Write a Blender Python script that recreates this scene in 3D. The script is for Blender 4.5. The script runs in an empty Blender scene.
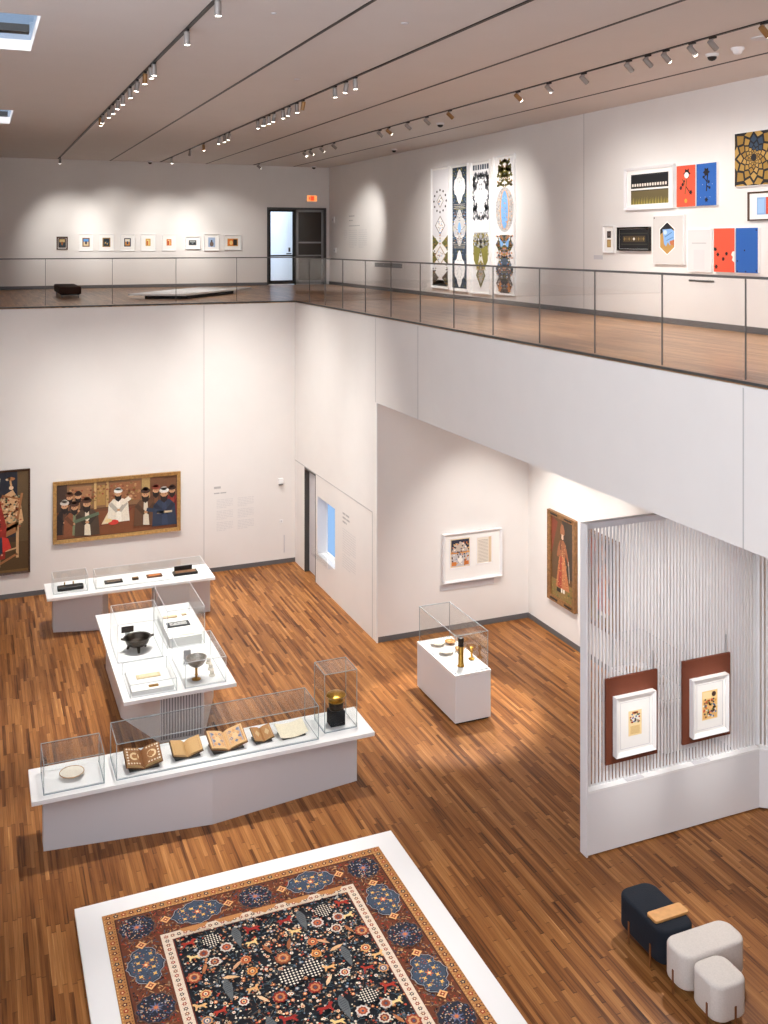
import bpy, bmesh, math, random
from mathutils import Vector, Matrix

random.seed(11)
scene = bpy.context.scene
COL = scene.collection
PI = math.pi
R90 = -PI / 2          # turn for things hung on walls that face -X

# ------------------------------------------------------------------ colours and materials
def lin(c):
    def f(v):
        v = v / 255.0
        return v / 12.92 if v <= 0.04045 else ((v + 0.055) / 1.055) ** 2.4
    return (f(c[0]), f(c[1]), f(c[2]), 1.0)

def new_mat(name):
    m = bpy.data.materials.new(name)
    m.use_nodes = True
    nt = m.node_tree
    nt.nodes.clear()
    out = nt.nodes.new('ShaderNodeOutputMaterial')
    return m, nt, out

def principled(name, rgb, rough=0.6, metal=0.0, noise=0.0, nscale=8.0, spec=0.5, bump=0.0, coat=0.0):
    m, nt, out = new_mat(name)
    b = nt.nodes.new('ShaderNodeBsdfPrincipled')
    b.inputs['Base Color'].default_value = lin(rgb)
    b.inputs['Roughness'].default_value = rough
    b.inputs['Metallic'].default_value = metal
    b.inputs['Specular IOR Level'].default_value = spec
    b.inputs['Coat Weight'].default_value = coat
    nt.links.new(b.outputs[0], out.inputs[0])
    if noise > 0 or bump > 0:
        tc = nt.nodes.new('ShaderNodeTexCoord')
        n = nt.nodes.new('ShaderNodeTexNoise')
        n.inputs['Scale'].default_value = nscale
        n.inputs['Detail'].default_value = 4
        nt.links.new(tc.outputs['Object'], n.inputs['Vector'])
        if noise > 0:
            r = nt.nodes.new('ShaderNodeMapRange')
            r.inputs['From Min'].default_value = 0.3
            r.inputs['From Max'].default_value = 0.7
            r.inputs['To Min'].default_value = 1 - noise
            r.inputs['To Max'].default_value = 1 + noise
            nt.links.new(n.outputs['Fac'], r.inputs['Value'])
            mx = nt.nodes.new('ShaderNodeVectorMath')
            mx.operation = 'SCALE'
            mx.inputs[0].default_value = lin(rgb)[:3]
            nt.links.new(r.outputs[0], mx.inputs['Scale'])
            nt.links.new(mx.outputs[0], b.inputs['Base Color'])
        if bump > 0:
            bp = nt.nodes.new('ShaderNodeBump')
            bp.inputs['Strength'].default_value = bump
            bp.inputs['Distance'].default_value = 0.01
            nt.links.new(n.outputs['Fac'], bp.inputs['Height'])
            nt.links.new(bp.outputs[0], b.inputs['Normal'])
    return m

def emitter(name, rgb, strength):
    m, nt, out = new_mat(name)
    e = nt.nodes.new('ShaderNodeEmission')
    e.inputs[0].default_value = lin(rgb)
    e.inputs[1].default_value = strength
    nt.links.new(e.outputs[0], out.inputs[0])
    return m

def glass(name, tint, refl=1.0, rough=0.0):
    m, nt, out = new_mat(name)
    t = nt.nodes.new('ShaderNodeBsdfTransparent')
    t.inputs[0].default_value = lin(tint)
    g = nt.nodes.new('ShaderNodeBsdfGlossy')
    g.inputs['Roughness'].default_value = rough
    g.inputs[0].default_value = (1, 1, 1, 1)
    fr = nt.nodes.new('ShaderNodeFresnel')
    fr.inputs[0].default_value = 1.35
    mu = nt.nodes.new('ShaderNodeMath')
    mu.operation = 'MULTIPLY'
    mu.inputs[1].default_value = refl
    mx = nt.nodes.new('ShaderNodeMixShader')
    nt.links.new(fr.outputs[0], mu.inputs[0])
    nt.links.new(mu.outputs[0], mx.inputs[0])
    nt.links.new(t.outputs[0], mx.inputs[1])
    nt.links.new(g.outputs[0], mx.inputs[2])
    nt.links.new(mx.outputs[0], out.inputs[0])
    return m

def painted(name, rough=0.6, grain=0.0, gscale=60.0, coat=0.0):
    """A material that takes its colours from the picture's own colour attribute."""
    m, nt, out = new_mat(name)
    b = nt.nodes.new('ShaderNodeBsdfPrincipled')
    b.inputs['Roughness'].default_value = rough
    b.inputs['Coat Weight'].default_value = coat
    a = nt.nodes.new('ShaderNodeVertexColor')
    a.layer_name = 'Col'
    nt.links.new(b.outputs[0], out.inputs[0])
    if grain > 0:
        tc = nt.nodes.new('ShaderNodeTexCoord')
        n = nt.nodes.new('ShaderNodeTexNoise')
        n.inputs['Scale'].default_value = gscale
        n.inputs['Detail'].default_value = 3
        nt.links.new(tc.outputs['Object'], n.inputs['Vector'])
        r = nt.nodes.new('ShaderNodeMapRange')
        r.inputs['From Min'].default_value = 0.3
        r.inputs['From Max'].default_value = 0.7
        r.inputs['To Min'].default_value = 1 - grain
        r.inputs['To Max'].default_value = 1 + grain
        nt.links.new(n.outputs['Fac'], r.inputs['Value'])
        mx = nt.nodes.new('ShaderNodeVectorMath')
        mx.operation = 'SCALE'
        nt.links.new(a.outputs['Color'], mx.inputs[0])
        nt.links.new(r.outputs[0], mx.inputs['Scale'])
        nt.links.new(mx.outputs[0], b.inputs['Base Color'])
    else:
        nt.links.new(a.outputs['Color'], b.inputs['Base Color'])
    return m

def strip_floor(name, width, length, stops, rough=0.42, bump=0.25):
    """Narrow wood strips running along Y, every strip piece with its own tone."""
    m, nt, out = new_mat(name)
    L = nt.links
    def math_(op, a=None, b=None):
        n = nt.nodes.new('ShaderNodeMath')
        n.operation = op
        for i, v in enumerate((a, b)):
            if v is None:
                continue
            if isinstance(v, (int, float)):
                n.inputs[i].default_value = v
            else:
                L.new(v, n.inputs[i])
        return n.outputs[0]
    tc = nt.nodes.new('ShaderNodeTexCoord')
    sp = nt.nodes.new('ShaderNodeSeparateXYZ')
    L.new(tc.outputs['Object'], sp.inputs[0])
    cx = math_('DIVIDE', sp.outputs['X'], width)
    ix = math_('FLOOR', cx)
    w1 = nt.nodes.new('ShaderNodeTexWhiteNoise')
    w1.noise_dimensions = '1D'
    L.new(ix, w1.inputs['W'])
    cy = math_('ADD', math_('DIVIDE', sp.outputs['Y'], length), math_('MULTIPLY', w1.outputs['Value'], 7.3))
    iy = math_('FLOOR', cy)
    cb = nt.nodes.new('ShaderNodeCombineXYZ')
    L.new(ix, cb.inputs[0])
    L.new(iy, cb.inputs[1])
    w2 = nt.nodes.new('ShaderNodeTexWhiteNoise')
    w2.noise_dimensions = '2D'
    L.new(cb.outputs[0], w2.inputs['Vector'])
    # wood grain stretched along the strip
    mp = nt.nodes.new('ShaderNodeMapping')
    mp.inputs['Scale'].default_value = (45, 1.6, 1)
    L.new(tc.outputs['Object'], mp.inputs['Vector'])
    ad = nt.nodes.new('ShaderNodeVectorMath')
    L.new(mp.outputs[0], ad.inputs[0])
    L.new(w2.outputs['Color'], ad.inputs[1])
    ns = nt.nodes.new('ShaderNodeTexNoise')
    ns.inputs['Scale'].default_value = 1.0
    ns.inputs['Detail'].default_value = 5
    L.new(ad.outputs[0], ns.inputs['Vector'])
    v = math_('ADD', math_('MULTIPLY', w2.outputs['Value'], 0.68), math_('MULTIPLY', math_('SUBTRACT', ns.outputs['Fac'], 0.5), 0.9))
    v = math_('ADD', v, 0.14)
    rp = nt.nodes.new('ShaderNodeValToRGB')
    el = rp.color_ramp.elements
    while len(el) > 1:
        el.remove(el[-1])
    el[0].position = stops[0][0]
    el[0].color = lin(stops[0][1])
    for p, c in stops[1:]:
        e = el.new(p)
        e.color = lin(c)
    L.new(v, rp.inputs[0])
    # fine dark joints
    fx = math_('FRACT', cx)
    fy = math_('FRACT', cy)
    jx = math_('LESS_THAN', fx, 0.05)
    jy = math_('LESS_THAN', fy, 0.012)
    j = math_('MAXIMUM', jx, jy)
    mx = nt.nodes.new('ShaderNodeMix')
    mx.data_type = 'RGBA'
    L.new(math_('MULTIPLY', j, 0.55), mx.inputs['Factor'])
    L.new(rp.outputs[0], mx.inputs['A'])
    mx.inputs['B'].default_value = lin((45, 24, 12))
    b = nt.nodes.new('ShaderNodeBsdfPrincipled')
    b.inputs['Roughness'].default_value = rough
    b.inputs['Specular IOR Level'].default_value = 0.22
    L.new(mx.outputs['Result'], b.inputs['Base Color'])
    bp = nt.nodes.new('ShaderNodeBump')
    bp.inputs['Strength'].default_value = bump
    bp.inputs['Distance'].default_value = 0.002
    L.new(w2.outputs['Value'], bp.inputs['Height'])
    L.new(bp.outputs[0], b.inputs['Normal'])
    L.new(b.outputs[0], out.inputs[0])
    return m

M = {}
M['wall'] = principled('wall_paint', (229, 225, 221), 0.85, noise=0.012, nscale=2.0)
M['ceiling'] = principled('ceiling_paint', (214, 208, 205), 0.9, noise=0.015, nscale=1.2)
M['white'] = principled('white_lacquer', (236, 235, 234), 0.45)
M['white_satin'] = principled('white_satin_paint', (228, 227, 228), 0.6)
M['grey_white'] = principled('pale_grey_paint', (205, 203, 206), 0.6)
M['board'] = principled('white_mat_board', (240, 238, 234), 0.9)
M['cream'] = principled('cream_paper', (233, 222, 196), 0.9, noise=0.05, nscale=30)
M['black'] = principled('black_metal', (16, 15, 15), 0.45)
M['soft_black'] = principled('black_cloth_board', (22, 23, 26), 0.85)
M['dark_grey'] = principled('dark_grey_metal', (74, 74, 72), 0.45, metal=0.3)
M['rail_grey'] = principled('railing_metal', (104, 102, 100), 0.5, metal=0.2)
M['steel'] = principled('brushed_steel', (150, 150, 150), 0.35, metal=0.8)
M['base_grey'] = principled('grey_baseboard', (98, 98, 100), 0.5)
M['seam'] = principled('shadow_gap', (188, 185, 183), 0.8)
M['fixture'] = principled('spotlight_grey', (150, 144, 140), 0.4, metal=0.3)
M['bronze'] = principled('spotlight_bronze', (150, 112, 70), 0.4, metal=0.4)
M['lens'] = emitter('spotlight_lens', (255, 248, 236), 14.0)
M['lens_dim'] = principled('spotlight_lens_dim', (230, 228, 224), 0.2)
M['glass'] = glass('case_glass', (251, 252, 252), 0.14)
M['rail_glass'] = glass('railing_glass', (252, 252, 252), 0.16)
M['edge'] = principled('glass_edge', (150, 160, 164), 0.25)
M['edge_light'] = principled('acrylic_edge', (214, 217, 220), 0.25)
M['window_light'] = emitter('daylit_window', (160, 200, 248), 0.66)
M['gold'] = principled('gilded_frame', (176, 136, 80), 0.45, metal=0.35, noise=0.25, nscale=25)
M['bronze_frame'] = principled('old_gilt_frame', (138, 98, 58), 0.5, metal=0.2, noise=0.3, nscale=20)
M['wood_frame'] = principled('dark_wood_frame', (70, 44, 26), 0.5, noise=0.2, nscale=20)
M['inlay'] = principled('dark_inlay', (40, 28, 20), 0.5)
M['brown_panel'] = principled('rust_brown_panel', (106, 51, 28), 0.75, noise=0.04, nscale=30)
M['navy'] = principled('navy_felt', (12, 20, 32), 0.95, noise=0.12, nscale=60, bump=0.3)
M['offwhite'] = principled('off_white_felt', (204, 196, 189), 0.95, noise=0.05, nscale=70, bump=0.3)
M['oak'] = principled('oiled_oak', (205, 150, 88), 0.45, noise=0.12, nscale=12)
M['leg_wood'] = principled('brown_wood_leg', (118, 70, 34), 0.5)
M['leather'] = principled('brown_leather', (52, 31, 23), 0.8, noise=0.15, nscale=30, spec=.15)
M['bronze_dark'] = principled('dark_patinated_bronze', (62, 54, 47), 0.38, metal=0.75, noise=0.35, nscale=25, bump=0.4)
M['brass'] = principled('engraved_brass', (182, 138, 62), 0.3, metal=0.9, noise=0.3, nscale=40, bump=0.3)
M['silver'] = principled('tarnished_silver', (160, 152, 142), 0.32, metal=0.75, noise=0.25, nscale=30)
M['ceramic'] = principled('white_glazed_ceramic', (226, 217, 202), 0.2, noise=0.03, nscale=30)
M['ceramic_brown'] = principled('brown_lustre_ceramic', (176, 128, 72), 0.25, noise=0.3, nscale=30)
M['paper_edge'] = principled('book_page_edges', (196, 160, 110), 0.8, noise=0.12, nscale=60)
M['cover'] = principled('brown_book_cover', (112, 70, 38), 0.6)
M['sign_red'] = emitter('lit_sign_face', (248, 152, 92), 0.9)
M['sign_mark'] = emitter('lit_sign_mark', (226, 66, 36), 0.9)
M['text'] = principled('grey_vinyl_lettering', (215, 212, 210), 0.8)
M['text_dark'] = principled('dark_vinyl_lettering', (180, 178, 177), 0.8)
M['plaque'] = principled('grey_slate_plaque', (128, 128, 132), 0.6)
M['paint'] = painted('painted_canvas', 0.55, 0.10, 45)
M['print'] = painted('printed_paper', 0.8)
M['pile'] = painted('woven_pile', 0.98, 0.22, 120)
M['floor'] = strip_floor('wood_strip_floor', 0.048, 0.95,
    [(0.0, (58, 30, 13)), (0.1, (92, 52, 24)), (0.3, (124, 77, 39)), (0.62, (148, 97, 52)), (0.9, (172, 119, 69)), (1.0, (204, 153, 98))])
M['upper_floor'] = strip_floor('upper_wood_floor', 0.075, 1.1,
    [(0.0, (140, 100, 66)), (0.3, (164, 122, 84)), (0.65, (182, 140, 100)), (1.0, (206, 164, 122))], rough=0.3, bump=0.15)

# ------------------------------------------------------------------ mesh builder
class MB:
    def __init__(self):
        self.v, self.f = [], []
    def add(self, vs, fs):
        b = len(self.v)
        self.v += [tuple(p) for p in vs]
        self.f += [tuple(i + b for i in f) for f in fs]
        return self
    def box(self, x0, x1, y0, y1, z0, z1):
        return self.add([(x0, y0, z0), (x1, y0, z0), (x1, y1, z0), (x0, y1, z0), (x0, y0, z1), (x1, y0, z1), (x1, y1, z1), (x0, y1, z1)],
                        [(0, 3, 2, 1), (4, 5, 6, 7), (0, 1, 5, 4), (1, 2, 6, 5), (2, 3, 7, 6), (3, 0, 4, 7)])
    def prism(self, pts, z0, z1):
        """Vertical extrusion of a counter-clockwise plan outline."""
        n = len(pts)
        vs = [(x, y, z0) for x, y in pts] + [(x, y, z1) for x, y in pts]
        fs = [tuple(range(n - 1, -1, -1)), tuple(range(n, 2 * n))]
        fs += [(i, (i + 1) % n, n + (i + 1) % n, n + i) for i in range(n)]
        return self.add(vs, fs)
    def loft(self, rings, close=True):
        """Skin over rings of equal point count, capped at both ends."""
        n = len(rings[0])
        vs = [p for r in rings for p in r]
        fs = []
        for k in range(len(rings) - 1):
            for i in range(n):
                fs.append((k * n + i, k * n + (i + 1) % n, (k + 1) * n + (i + 1) % n, (k + 1) * n + i))
        fs.append(tuple(range(n - 1, -1, -1)))
        fs.append(tuple((len(rings) - 1) * n + i for i in range(n)))
        return self.add(vs, fs)
    def ring(self, R, r, z, seg=28, k=8):
        vs = [((R + r * math.cos(2 * PI * j / k)) * math.cos(2 * PI * i / seg), (R + r * math.cos(2 * PI * j / k)) * math.sin(2 * PI * i / seg), z + r * math.sin(2 * PI * j / k)) for i in range(seg) for j in range(k)]
        return self.add(vs, [(i * k + j, ((i + 1) % seg) * k + j, ((i + 1) % seg) * k + (j + 1) % k, i * k + (j + 1) % k) for i in range(seg) for j in range(k)])
    def lathe(self, prof, cx=0, cy=0, seg=28, sx=1, sy=1):
        rings = [[(cx + r * sx * math.cos(2 * PI * i / seg), cy + r * sy * math.sin(2 * PI * i / seg), z) for i in range(seg)] for r, z in prof]
        return self.loft(rings)
    def tube(self, p, q, r, seg=10, r2=None):
        p, q = Vector(p), Vector(q)
        d = (q - p).normalized()
        a = d.orthogonal().normalized()
        b = d.cross(a)
        r2 = r if r2 is None else r2
        return self.loft([[c + a * rr * math.cos(2 * PI * i / seg) + b * rr * math.sin(2 * PI * i / seg) for i in range(seg)] for c, rr in ((p, r), (q, r2))])
    def build(self, name, mat, parent=None, bevel=0.0, smooth=False, segs=2):
        me = bpy.data.meshes.new(name)
        me.from_pydata(self.v, [], self.f)
        bm = bmesh.new()
        bm.from_mesh(me)
        bmesh.ops.recalc_face_normals(bm, faces=bm.faces)
        bm.to_mesh(me)
        bm.free()
        me.materials.append(mat)
        o = bpy.data.objects.new(name, me)
        COL.objects.link(o)
        if parent is not None:
            o.parent = parent
        if smooth:
            me.polygons.foreach_set('use_smooth', [True] * len(me.polygons))
            me.set_sharp_from_angle(angle=math.radians(40))
        if bevel > 0:
            md = o.modifiers.new('edge_rounding', 'BEVEL')
            md.width = bevel
            md.segments = segs
            md.limit_method = 'ANGLE'
        return o

def tag(o, label, cat, group=None):
    o['label'] = label
    o['category'] = cat
    if group:
        o['group'] = group
    return o

def thing(name, label, cat, loc=(0, 0, 0), rz=0.0, group=None):
    o = bpy.data.objects.new(name, None)
    o.empty_display_size = 0.1
    COL.objects.link(o)
    o.location = loc
    o.rotation_euler = (0, 0, rz)
    return tag(o, label, cat, group)

def struct(name, mb, mat, bevel=0.0):
    o = mb.build(name, mat, None, bevel)
    o['kind'] = 'structure'
    return o

def copy_thing(src, loc, rz=None, label=None):
    c = src.copy()
    COL.objects.link(c)
    c.location = loc
    if rz is not None:
        c.rotation_euler = (0, 0, rz)
    if label:
        c['label'] = label
    for ch in list(src.children):
        d = ch.copy()
        COL.objects.link(d)
        d.parent = c
        for g in list(ch.children):
            e = g.copy()
            COL.objects.link(e)
            e.parent = d
    return c

def rounded(x0, x1, y0, y1, r, n=6):
    pts = []
    for cx, cy, a in ((x1 - r, y0 + r, -PI / 2), (x1 - r, y1 - r, 0), (x0 + r, y1 - r, PI / 2), (x0 + r, y0 + r, PI)):
        for i in range(n + 1):
            t = a + PI / 2 * i / n
            pts.append((cx + r * math.cos(t), cy + r * math.sin(t)))
    return pts

# ------------------------------------------------------------------ flat coloured pictures
class Art:
    """Coloured shapes laid over one another on a picture plane (u to the right, v up)."""
    def __init__(self, step=0.0003):
        self.p, self.layer, self.step = [], 0, step
    def poly(self, pts, c):
        self.p.append((list(pts), lin(c), self.layer))
        return self
    def up(self, n=1):
        self.layer += n
        return self
    def clip(self, w, h):
        self.p = [([(min(max(x, 0), w), min(max(y, 0), h)) for x, y in pts], c, l) for pts, c, l in self.p]
        return self
    def rect(self, x0, y0, x1, y1, c):
        return self.poly([(x0, y0), (x1, y0), (x1, y1), (x0, y1)], c)
    def ell(self, cx, cy, rx, ry, c, n=12, rot=0.0):
        cr, sr = math.cos(rot), math.sin(rot)
        return self.poly([(cx + rx * math.cos(2 * PI * i / n) * cr - ry * math.sin(2 * PI * i / n) * sr,
                           cy + rx * math.cos(2 * PI * i / n) * sr + ry * math.sin(2 * PI * i / n) * cr) for i in range(n)], c)
    def dia(self, cx, cy, rx, ry, c):
        return self.poly([(cx - rx, cy), (cx, cy - ry), (cx + rx, cy), (cx, cy + ry)], c)
    def star(self, cx, cy, r0, r1, k, c, rot=0.0):
        return self.poly([(cx + (r1 if i % 2 == 0 else r0) * math.cos(rot + PI * i / k), cy + (r1 if i % 2 == 0 else r0) * math.sin(rot + PI * i / k)) for i in range(2 * k)], c)
    def line(self, x0, y0, x1, y1, w, c):
        dx, dy = x1 - x0, y1 - y0
        l = math.hypot(dx, dy) or 1
        nx, ny = -dy / l * w / 2, dx / l * w / 2
        return self.poly([(x0 - nx, y0 - ny), (x1 - nx, y1 - ny), (x1 + nx, y1 + ny), (x0 + nx, y0 + ny)], c)
    def build(self, name, mat, parent, x=0.0, y=0.0, z=0.0, flat=False):
        """Upright by default, facing -Y; flat = lying, facing up, v along +Y."""
        vs, fs, cs = [], [], []
        for pts, c, lay in self.p:
            b = len(vs)
            d = lay * self.step
            for u, v in pts:
                vs.append((x + u, y + v, z + d) if flat else (x + u, y - d, z + v))
            # outline direction so that the face looks at the viewer
            area = sum(pts[i][0] * pts[(i + 1) % len(pts)][1] - pts[(i + 1) % len(pts)][0] * pts[i][1] for i in range(len(pts)))
            idx = list(range(b, b + len(pts)))
            if area < 0:
                idx.reverse()
            fs.append(idx)
            cs += [c] * len(pts)
        me = bpy.data.meshes.new(name)
        me.from_pydata(vs, [], fs)
        at = me.color_attributes.new('Col', 'FLOAT_COLOR', 'CORNER')
        flatc = [v for c in cs for v in c]
        at.data.foreach_set('color', flatc)
        me.materials.append(mat)
        o = bpy.data.objects.new(name, me)
        COL.objects.link(o)
        if parent is not None:
            o.parent = parent
        return o

def moulding(w, h, fw, depth, z0=0.0, y1=0.0):
    """Four mitred frame bars, centred on x, front at y1-depth."""
    mb = MB()
    x0, x1 = -w / 2, w / 2
    y0 = y1 - depth
    o = [(x0, z0), (x1, z0), (x1, z0 + h), (x0, z0 + h)]
    i = [(x0 + fw, z0 + fw), (x1 - fw, z0 + fw), (x1 - fw, z0 + h - fw), (x0 + fw, z0 + h - fw)]
    vs = [(x, y1, z) for x, z in o] + [(x, y0, z) for x, z in o] + [(x, y0 + depth * 0.25, z) for x, z in i] + [(x, y1, z) for x, z in i]
    fs = []
    for k in range(4):
        n = (k + 1) % 4
        fs += [(k, n, 4 + n, 4 + k), (4 + k, 4 + n, 8 + n, 8 + k), (8 + k, 8 + n, 12 + n, 12 + k), (12 + k, 12 + n, n, k)]
    return mb.add(vs, fs)

# ------------------------------------------------------------------ the setting
XF, YF, ZU, ZC, ZS = 6.96, 22.2, 6.13, 10.0, 4.5      # balcony face, far hall wall, upper floor, ceiling, balcony soffit
XR, YU, XA, YA = 10.88, 30.8, 10.24, 17.1             # upper side wall, upper far wall, gallery side wall, gallery back wall
XL, YB = -3.6, -4.0

struct('floor', MB().box(XL, XA + .3, YB, YF + .2, -0.2, 0.0), M['floor'])

# ceiling with openings for the skylights
mb = MB()
holes = [(3.0, 5.2), (11.45, 13.6), (19.8, 22.05)]
mb.box(XL - .2, -1.7, YB, YU + .3, ZC, ZC + .14)
mb.box(0.67, XR + .3, YB, YU + .3, ZC, ZC + .14)
ys = [YB] + [v for h in holes for v in h] + [YU + .3]
for a, b in zip(ys[0::2], ys[1::2]):
    mb.box(-1.7, 0.67, a, b, ZC, ZC + .14)
struct('ceiling', mb, M['ceiling'])
for k, (a, b) in enumerate(holes[1:]):
    w = struct('window_%d' % (k + 2), MB().box(-1.7, .67, a, b, ZC + .115, ZC + .13), M['glass'])
    m_ = MB().box(-1.7, .60, (a + b) / 2 - .05, (a + b) / 2 + .12, ZC + .02, ZC + .11).build('window_frame', M['black'], w)

# lower hall
mb = MB().box(XL, XF + .02, YF, YF + .25, 0, ZS)
struct('wall_far', mb, M['wall'])
D0, D1, DH = 20.68, 21.48, 2.385                       # doorway
N0, N1, NZ0, NZ1 = 19.42, 20.56, .66, 1.93             # display window beside it
mb = MB()
mb.box(XF, XF + .3, D1, YF, 0, ZS)
mb.box(XF, XF + .3, D0, D1, DH, ZS)
mb.box(XF, XF + .3, N1, D0, 0, ZS)
mb.box(XF, XF + .3, N0, N1, 0, NZ0)
mb.box(XF, XF + .3, N0, N1, NZ1, ZS)
mb.box(XF, XF + .3, YA, N0, 0, ZS)
struct('wall_hall_side', mb, M['wall'])
struct('wall_gallery_back', MB().box(XF + .3, XA + .3, YA, YA + .2, 0, ZS), M['wall'])
struct('wall_gallery_side', MB().box(XA, XA + .25, YB, YA, 0, ZS), M['wall'])
struct('wall_back_unseen', MB().box(XL - .2, XR + .25, YB - .2, YB, 0, 8.0), M['wall'])  # unseen; added at this height to cut fill light from behind
struct('wall_left_low_unseen', MB().box(XL - .2, XL, YB, 9.0, 0, 4.6), M['wall'])  # unseen; kept low so fill light from the sky enters above it
struct('wall_left', MB().box(XL - .2, XL, 9.0, YU + .3, 0, ZC), M['wall'])

# upper storey: floor slabs with their white faces, walls
mb = MB()
mb.box(XF, XR + .3, YB, YF, ZS, ZU - .03)
mb.box(XL, XR + .3, YF, YU + .3, ZS, ZU - .03)
struct('wall_balcony', mb, M['wall'])
mb = MB()
mb.box(XF + .03, XR, YB, YF + .03, ZU - .03, ZU)
mb.box(XL, XR, YF + .03, YU, ZU - .03, ZU)
struct('floor_upper', mb, M['upper_floor'])
mb = MB()
DX0, DX1, DZ = 8.71, 10.72, 8.66
mb.box(XL, DX0, YU, YU + .3, ZU, ZC)
mb.box(DX0, XR + .3, YU + .12, YU + .3, DZ, ZC)
mb.box(DX1, XR + .3, YU + .12, YU + .3, ZU, DZ)
mb.box(9.70, DX1, YU + .2, YU + .3, ZU, DZ)
struct('wall_upper_far', mb, M['wall'])
struct('wall_upper_side', MB().box(XR, XR + .25, YB, YU + .3, ZU, ZC), M['wall'])

# baseboards
struct('baseboard_far', MB().box(XL, XF - .001, YF - .012, YF, 0, .1), M['base_grey'])
struct('baseboard_gallery_back', MB().box(XF + .001, XA, YA - .012, YA, 0, .1), M['base_grey'])
struct('baseboard_gallery_side', MB().box(XA - .012, XA, YB, YA - .012, 0, .1), M['base_grey'])
struct('baseboard_upper_side', MB().box(XR - .014, XR, YB, YU + .1, ZU, ZU + .1), M['base_grey'])
struct('baseboard_upper_far', MB().box(XL, DX0, YU - .014, YU, ZU, ZU + .1), M['base_grey'])

# joints between wall panels, corner bead of the gallery opening
mb = MB()
mb.box(XF - .004, XF, 17.31, YF, DH, DH + .022)
mb.box(XF - .004, XF, 17.305, 17.325, 0, DH)
struct('trim_1', mb, M['seam'])
struct('trim_2', MB().box(XF - .006, XF + .02, YA - .02, YA + .03, 0, ZS), M['white'])
mb = MB()
for y in (17.16, 15.24, 7.56):
    mb.box(XF - .003, XF, y - .008, y + .008, ZS, ZU - .05)
mb.box(4.793, 4.807, YF - .003, YF, .1, ZU - .05)
struct('trim_3', mb, M['seam'])
struct('trim_4', MB().box(XR - .003, XR, 16.09, 16.105, ZU + .1, ZC), M['seam'])
# dark air slots in the ceiling between the lighting tracks
for k, x in enumerate((3.79, 6.73, 9.615)):
    struct('trim_%d' % (5 + k), MB().box(x - .022, x + .022, 3.0, YU, ZC - .006, ZC), M['black'])

# lower doorway: metal frame and pale leaf, slightly recessed
d = MB().box(XF + .10, XF + .15, D0 + .03, D1 - .05, 0.02, DH - .05).build('door_1', M['grey_white'])
d['kind'] = 'structure'
mb = MB().box(XF - .004, XF + .10, D1 - .05, D1, 0, DH).box(XF - .004, XF + .19, D0, D0 + .03, 0, DH).box(XF, XF + .19, D0, D1, DH - .05, DH)
mb.build('door_frame', M['dark_grey'], d)
MB().box(XF + .06, XF + .1, D0 + .1, D0 + .14, .95, 1.15).build('door_handle', M['steel'], d)

# display window beside the doorway: daylit pane at the back of a deep white reveal
w = struct('window_1', MB().box(XF + .235, XF + .255, N0, N1, NZ0, NZ1), M['window_light'])
mb = MB()
for y in (N0, N1 - .025):
    mb.box(XF + .20, XF + .235, y, y + .025, NZ0, NZ1)
mb.box(XF + .20, XF + .235, N0, N1, NZ0, NZ0 + .03).box(XF + .20, XF + .235, N0, N1, NZ1 - .03, NZ1)
mb.box(XF + .20, XF + .235, N0 + .36, N0 + .40, NZ0, NZ1)
mb.build('window_frame', M['white'], w)
# glass box sitting in the opening
def bonnet_mesh(x0, x1, y0, y1, z0, z1, t=.006):
    mb = MB()
    mb.box(x0, x1, y0, y0 + t, z0, z1 - t).box(x0, x1, y1 - t, y1, z0, z1 - t)
    mb.box(x0, x0 + t, y0 + t, y1 - t, z0, z1 - t).box(x1 - t, x1, y0 + t, y1 - t, z0, z1 - t)
    mb.box(x0, x1, y0, y1, z1 - t, z1)
    return mb
def edge_mesh(x0, x1, y0, y1, z0, z1, e=.007):
    mb = MB()
    for x in (x0, x1):
        for y in (y0, y1):
            mb.box(x - e / 2, x + e / 2, y - e / 2, y + e / 2, z0, z1 + e / 2)
    for z in (z0 + e / 2, z1):
        for y in (y0, y1):
            mb.box(x0, x1, y - e / 2, y + e / 2, z - e / 2, z + e / 2)
        for x in (x0, x1):
            mb.box(x - e / 2, x + e / 2, y0, y1, z - e / 2, z + e / 2)
    return mb
mb = MB().box(XF - .16, XF + .1, N0 + .05, N1 - .03, NZ0 + .005, NZ0 + .03)
sh = mb.build('glass_shelf', M['rail_glass'])
tag(sh, 'clear glass shelf projecting from the blue-lit display window beside the grey door', 'shelf')
mb = MB().box(-.004, .004, -.5, .5, 0, .2)
o = mb.build('upstand', M['glass'], None)
o.location = (XF - .155, (N0 + N1) / 2, NZ0 + .03)
mw = Matrix.Translation(o.location)
o.parent = sh

# upper glazed doors in the far corner
d = MB()
def door_leaf(x0, x1, y, fw=.07):
    mb = MB()
    z0, z1 = ZU + .03, DZ - .07
    mb.box(x0, x0 + fw, y, y + .05, z0, z1).box(x1 - fw, x1, y, y + .05, z0, z1)
    mb.box(x0, x1, y, y + .05, z1 - fw, z1).box(x0, x1, y, y + .05, z0, z0 + .12)
    mb.box(x0, x1, y, y + .05, ZU + .93, ZU + .98)
    return mb
d2 = door_leaf(8.80, 9.69, YU + .14).build('door_2', M['black'])
d2['kind'] = 'structure'
MB().box(8.87, 9.62, YU + .16, YU + .17, ZU + .15, DZ - .14).build('pane', M['glass'], d2)
MB().box(9.40, 9.56, YU + .08, YU + .14, ZU + 1.0, ZU + 1.04).box(9.47, 9.53, YU + .1, YU + .14, ZU + 1.08, ZU + 1.22).build('door_handle', M['black'], d2)
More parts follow.
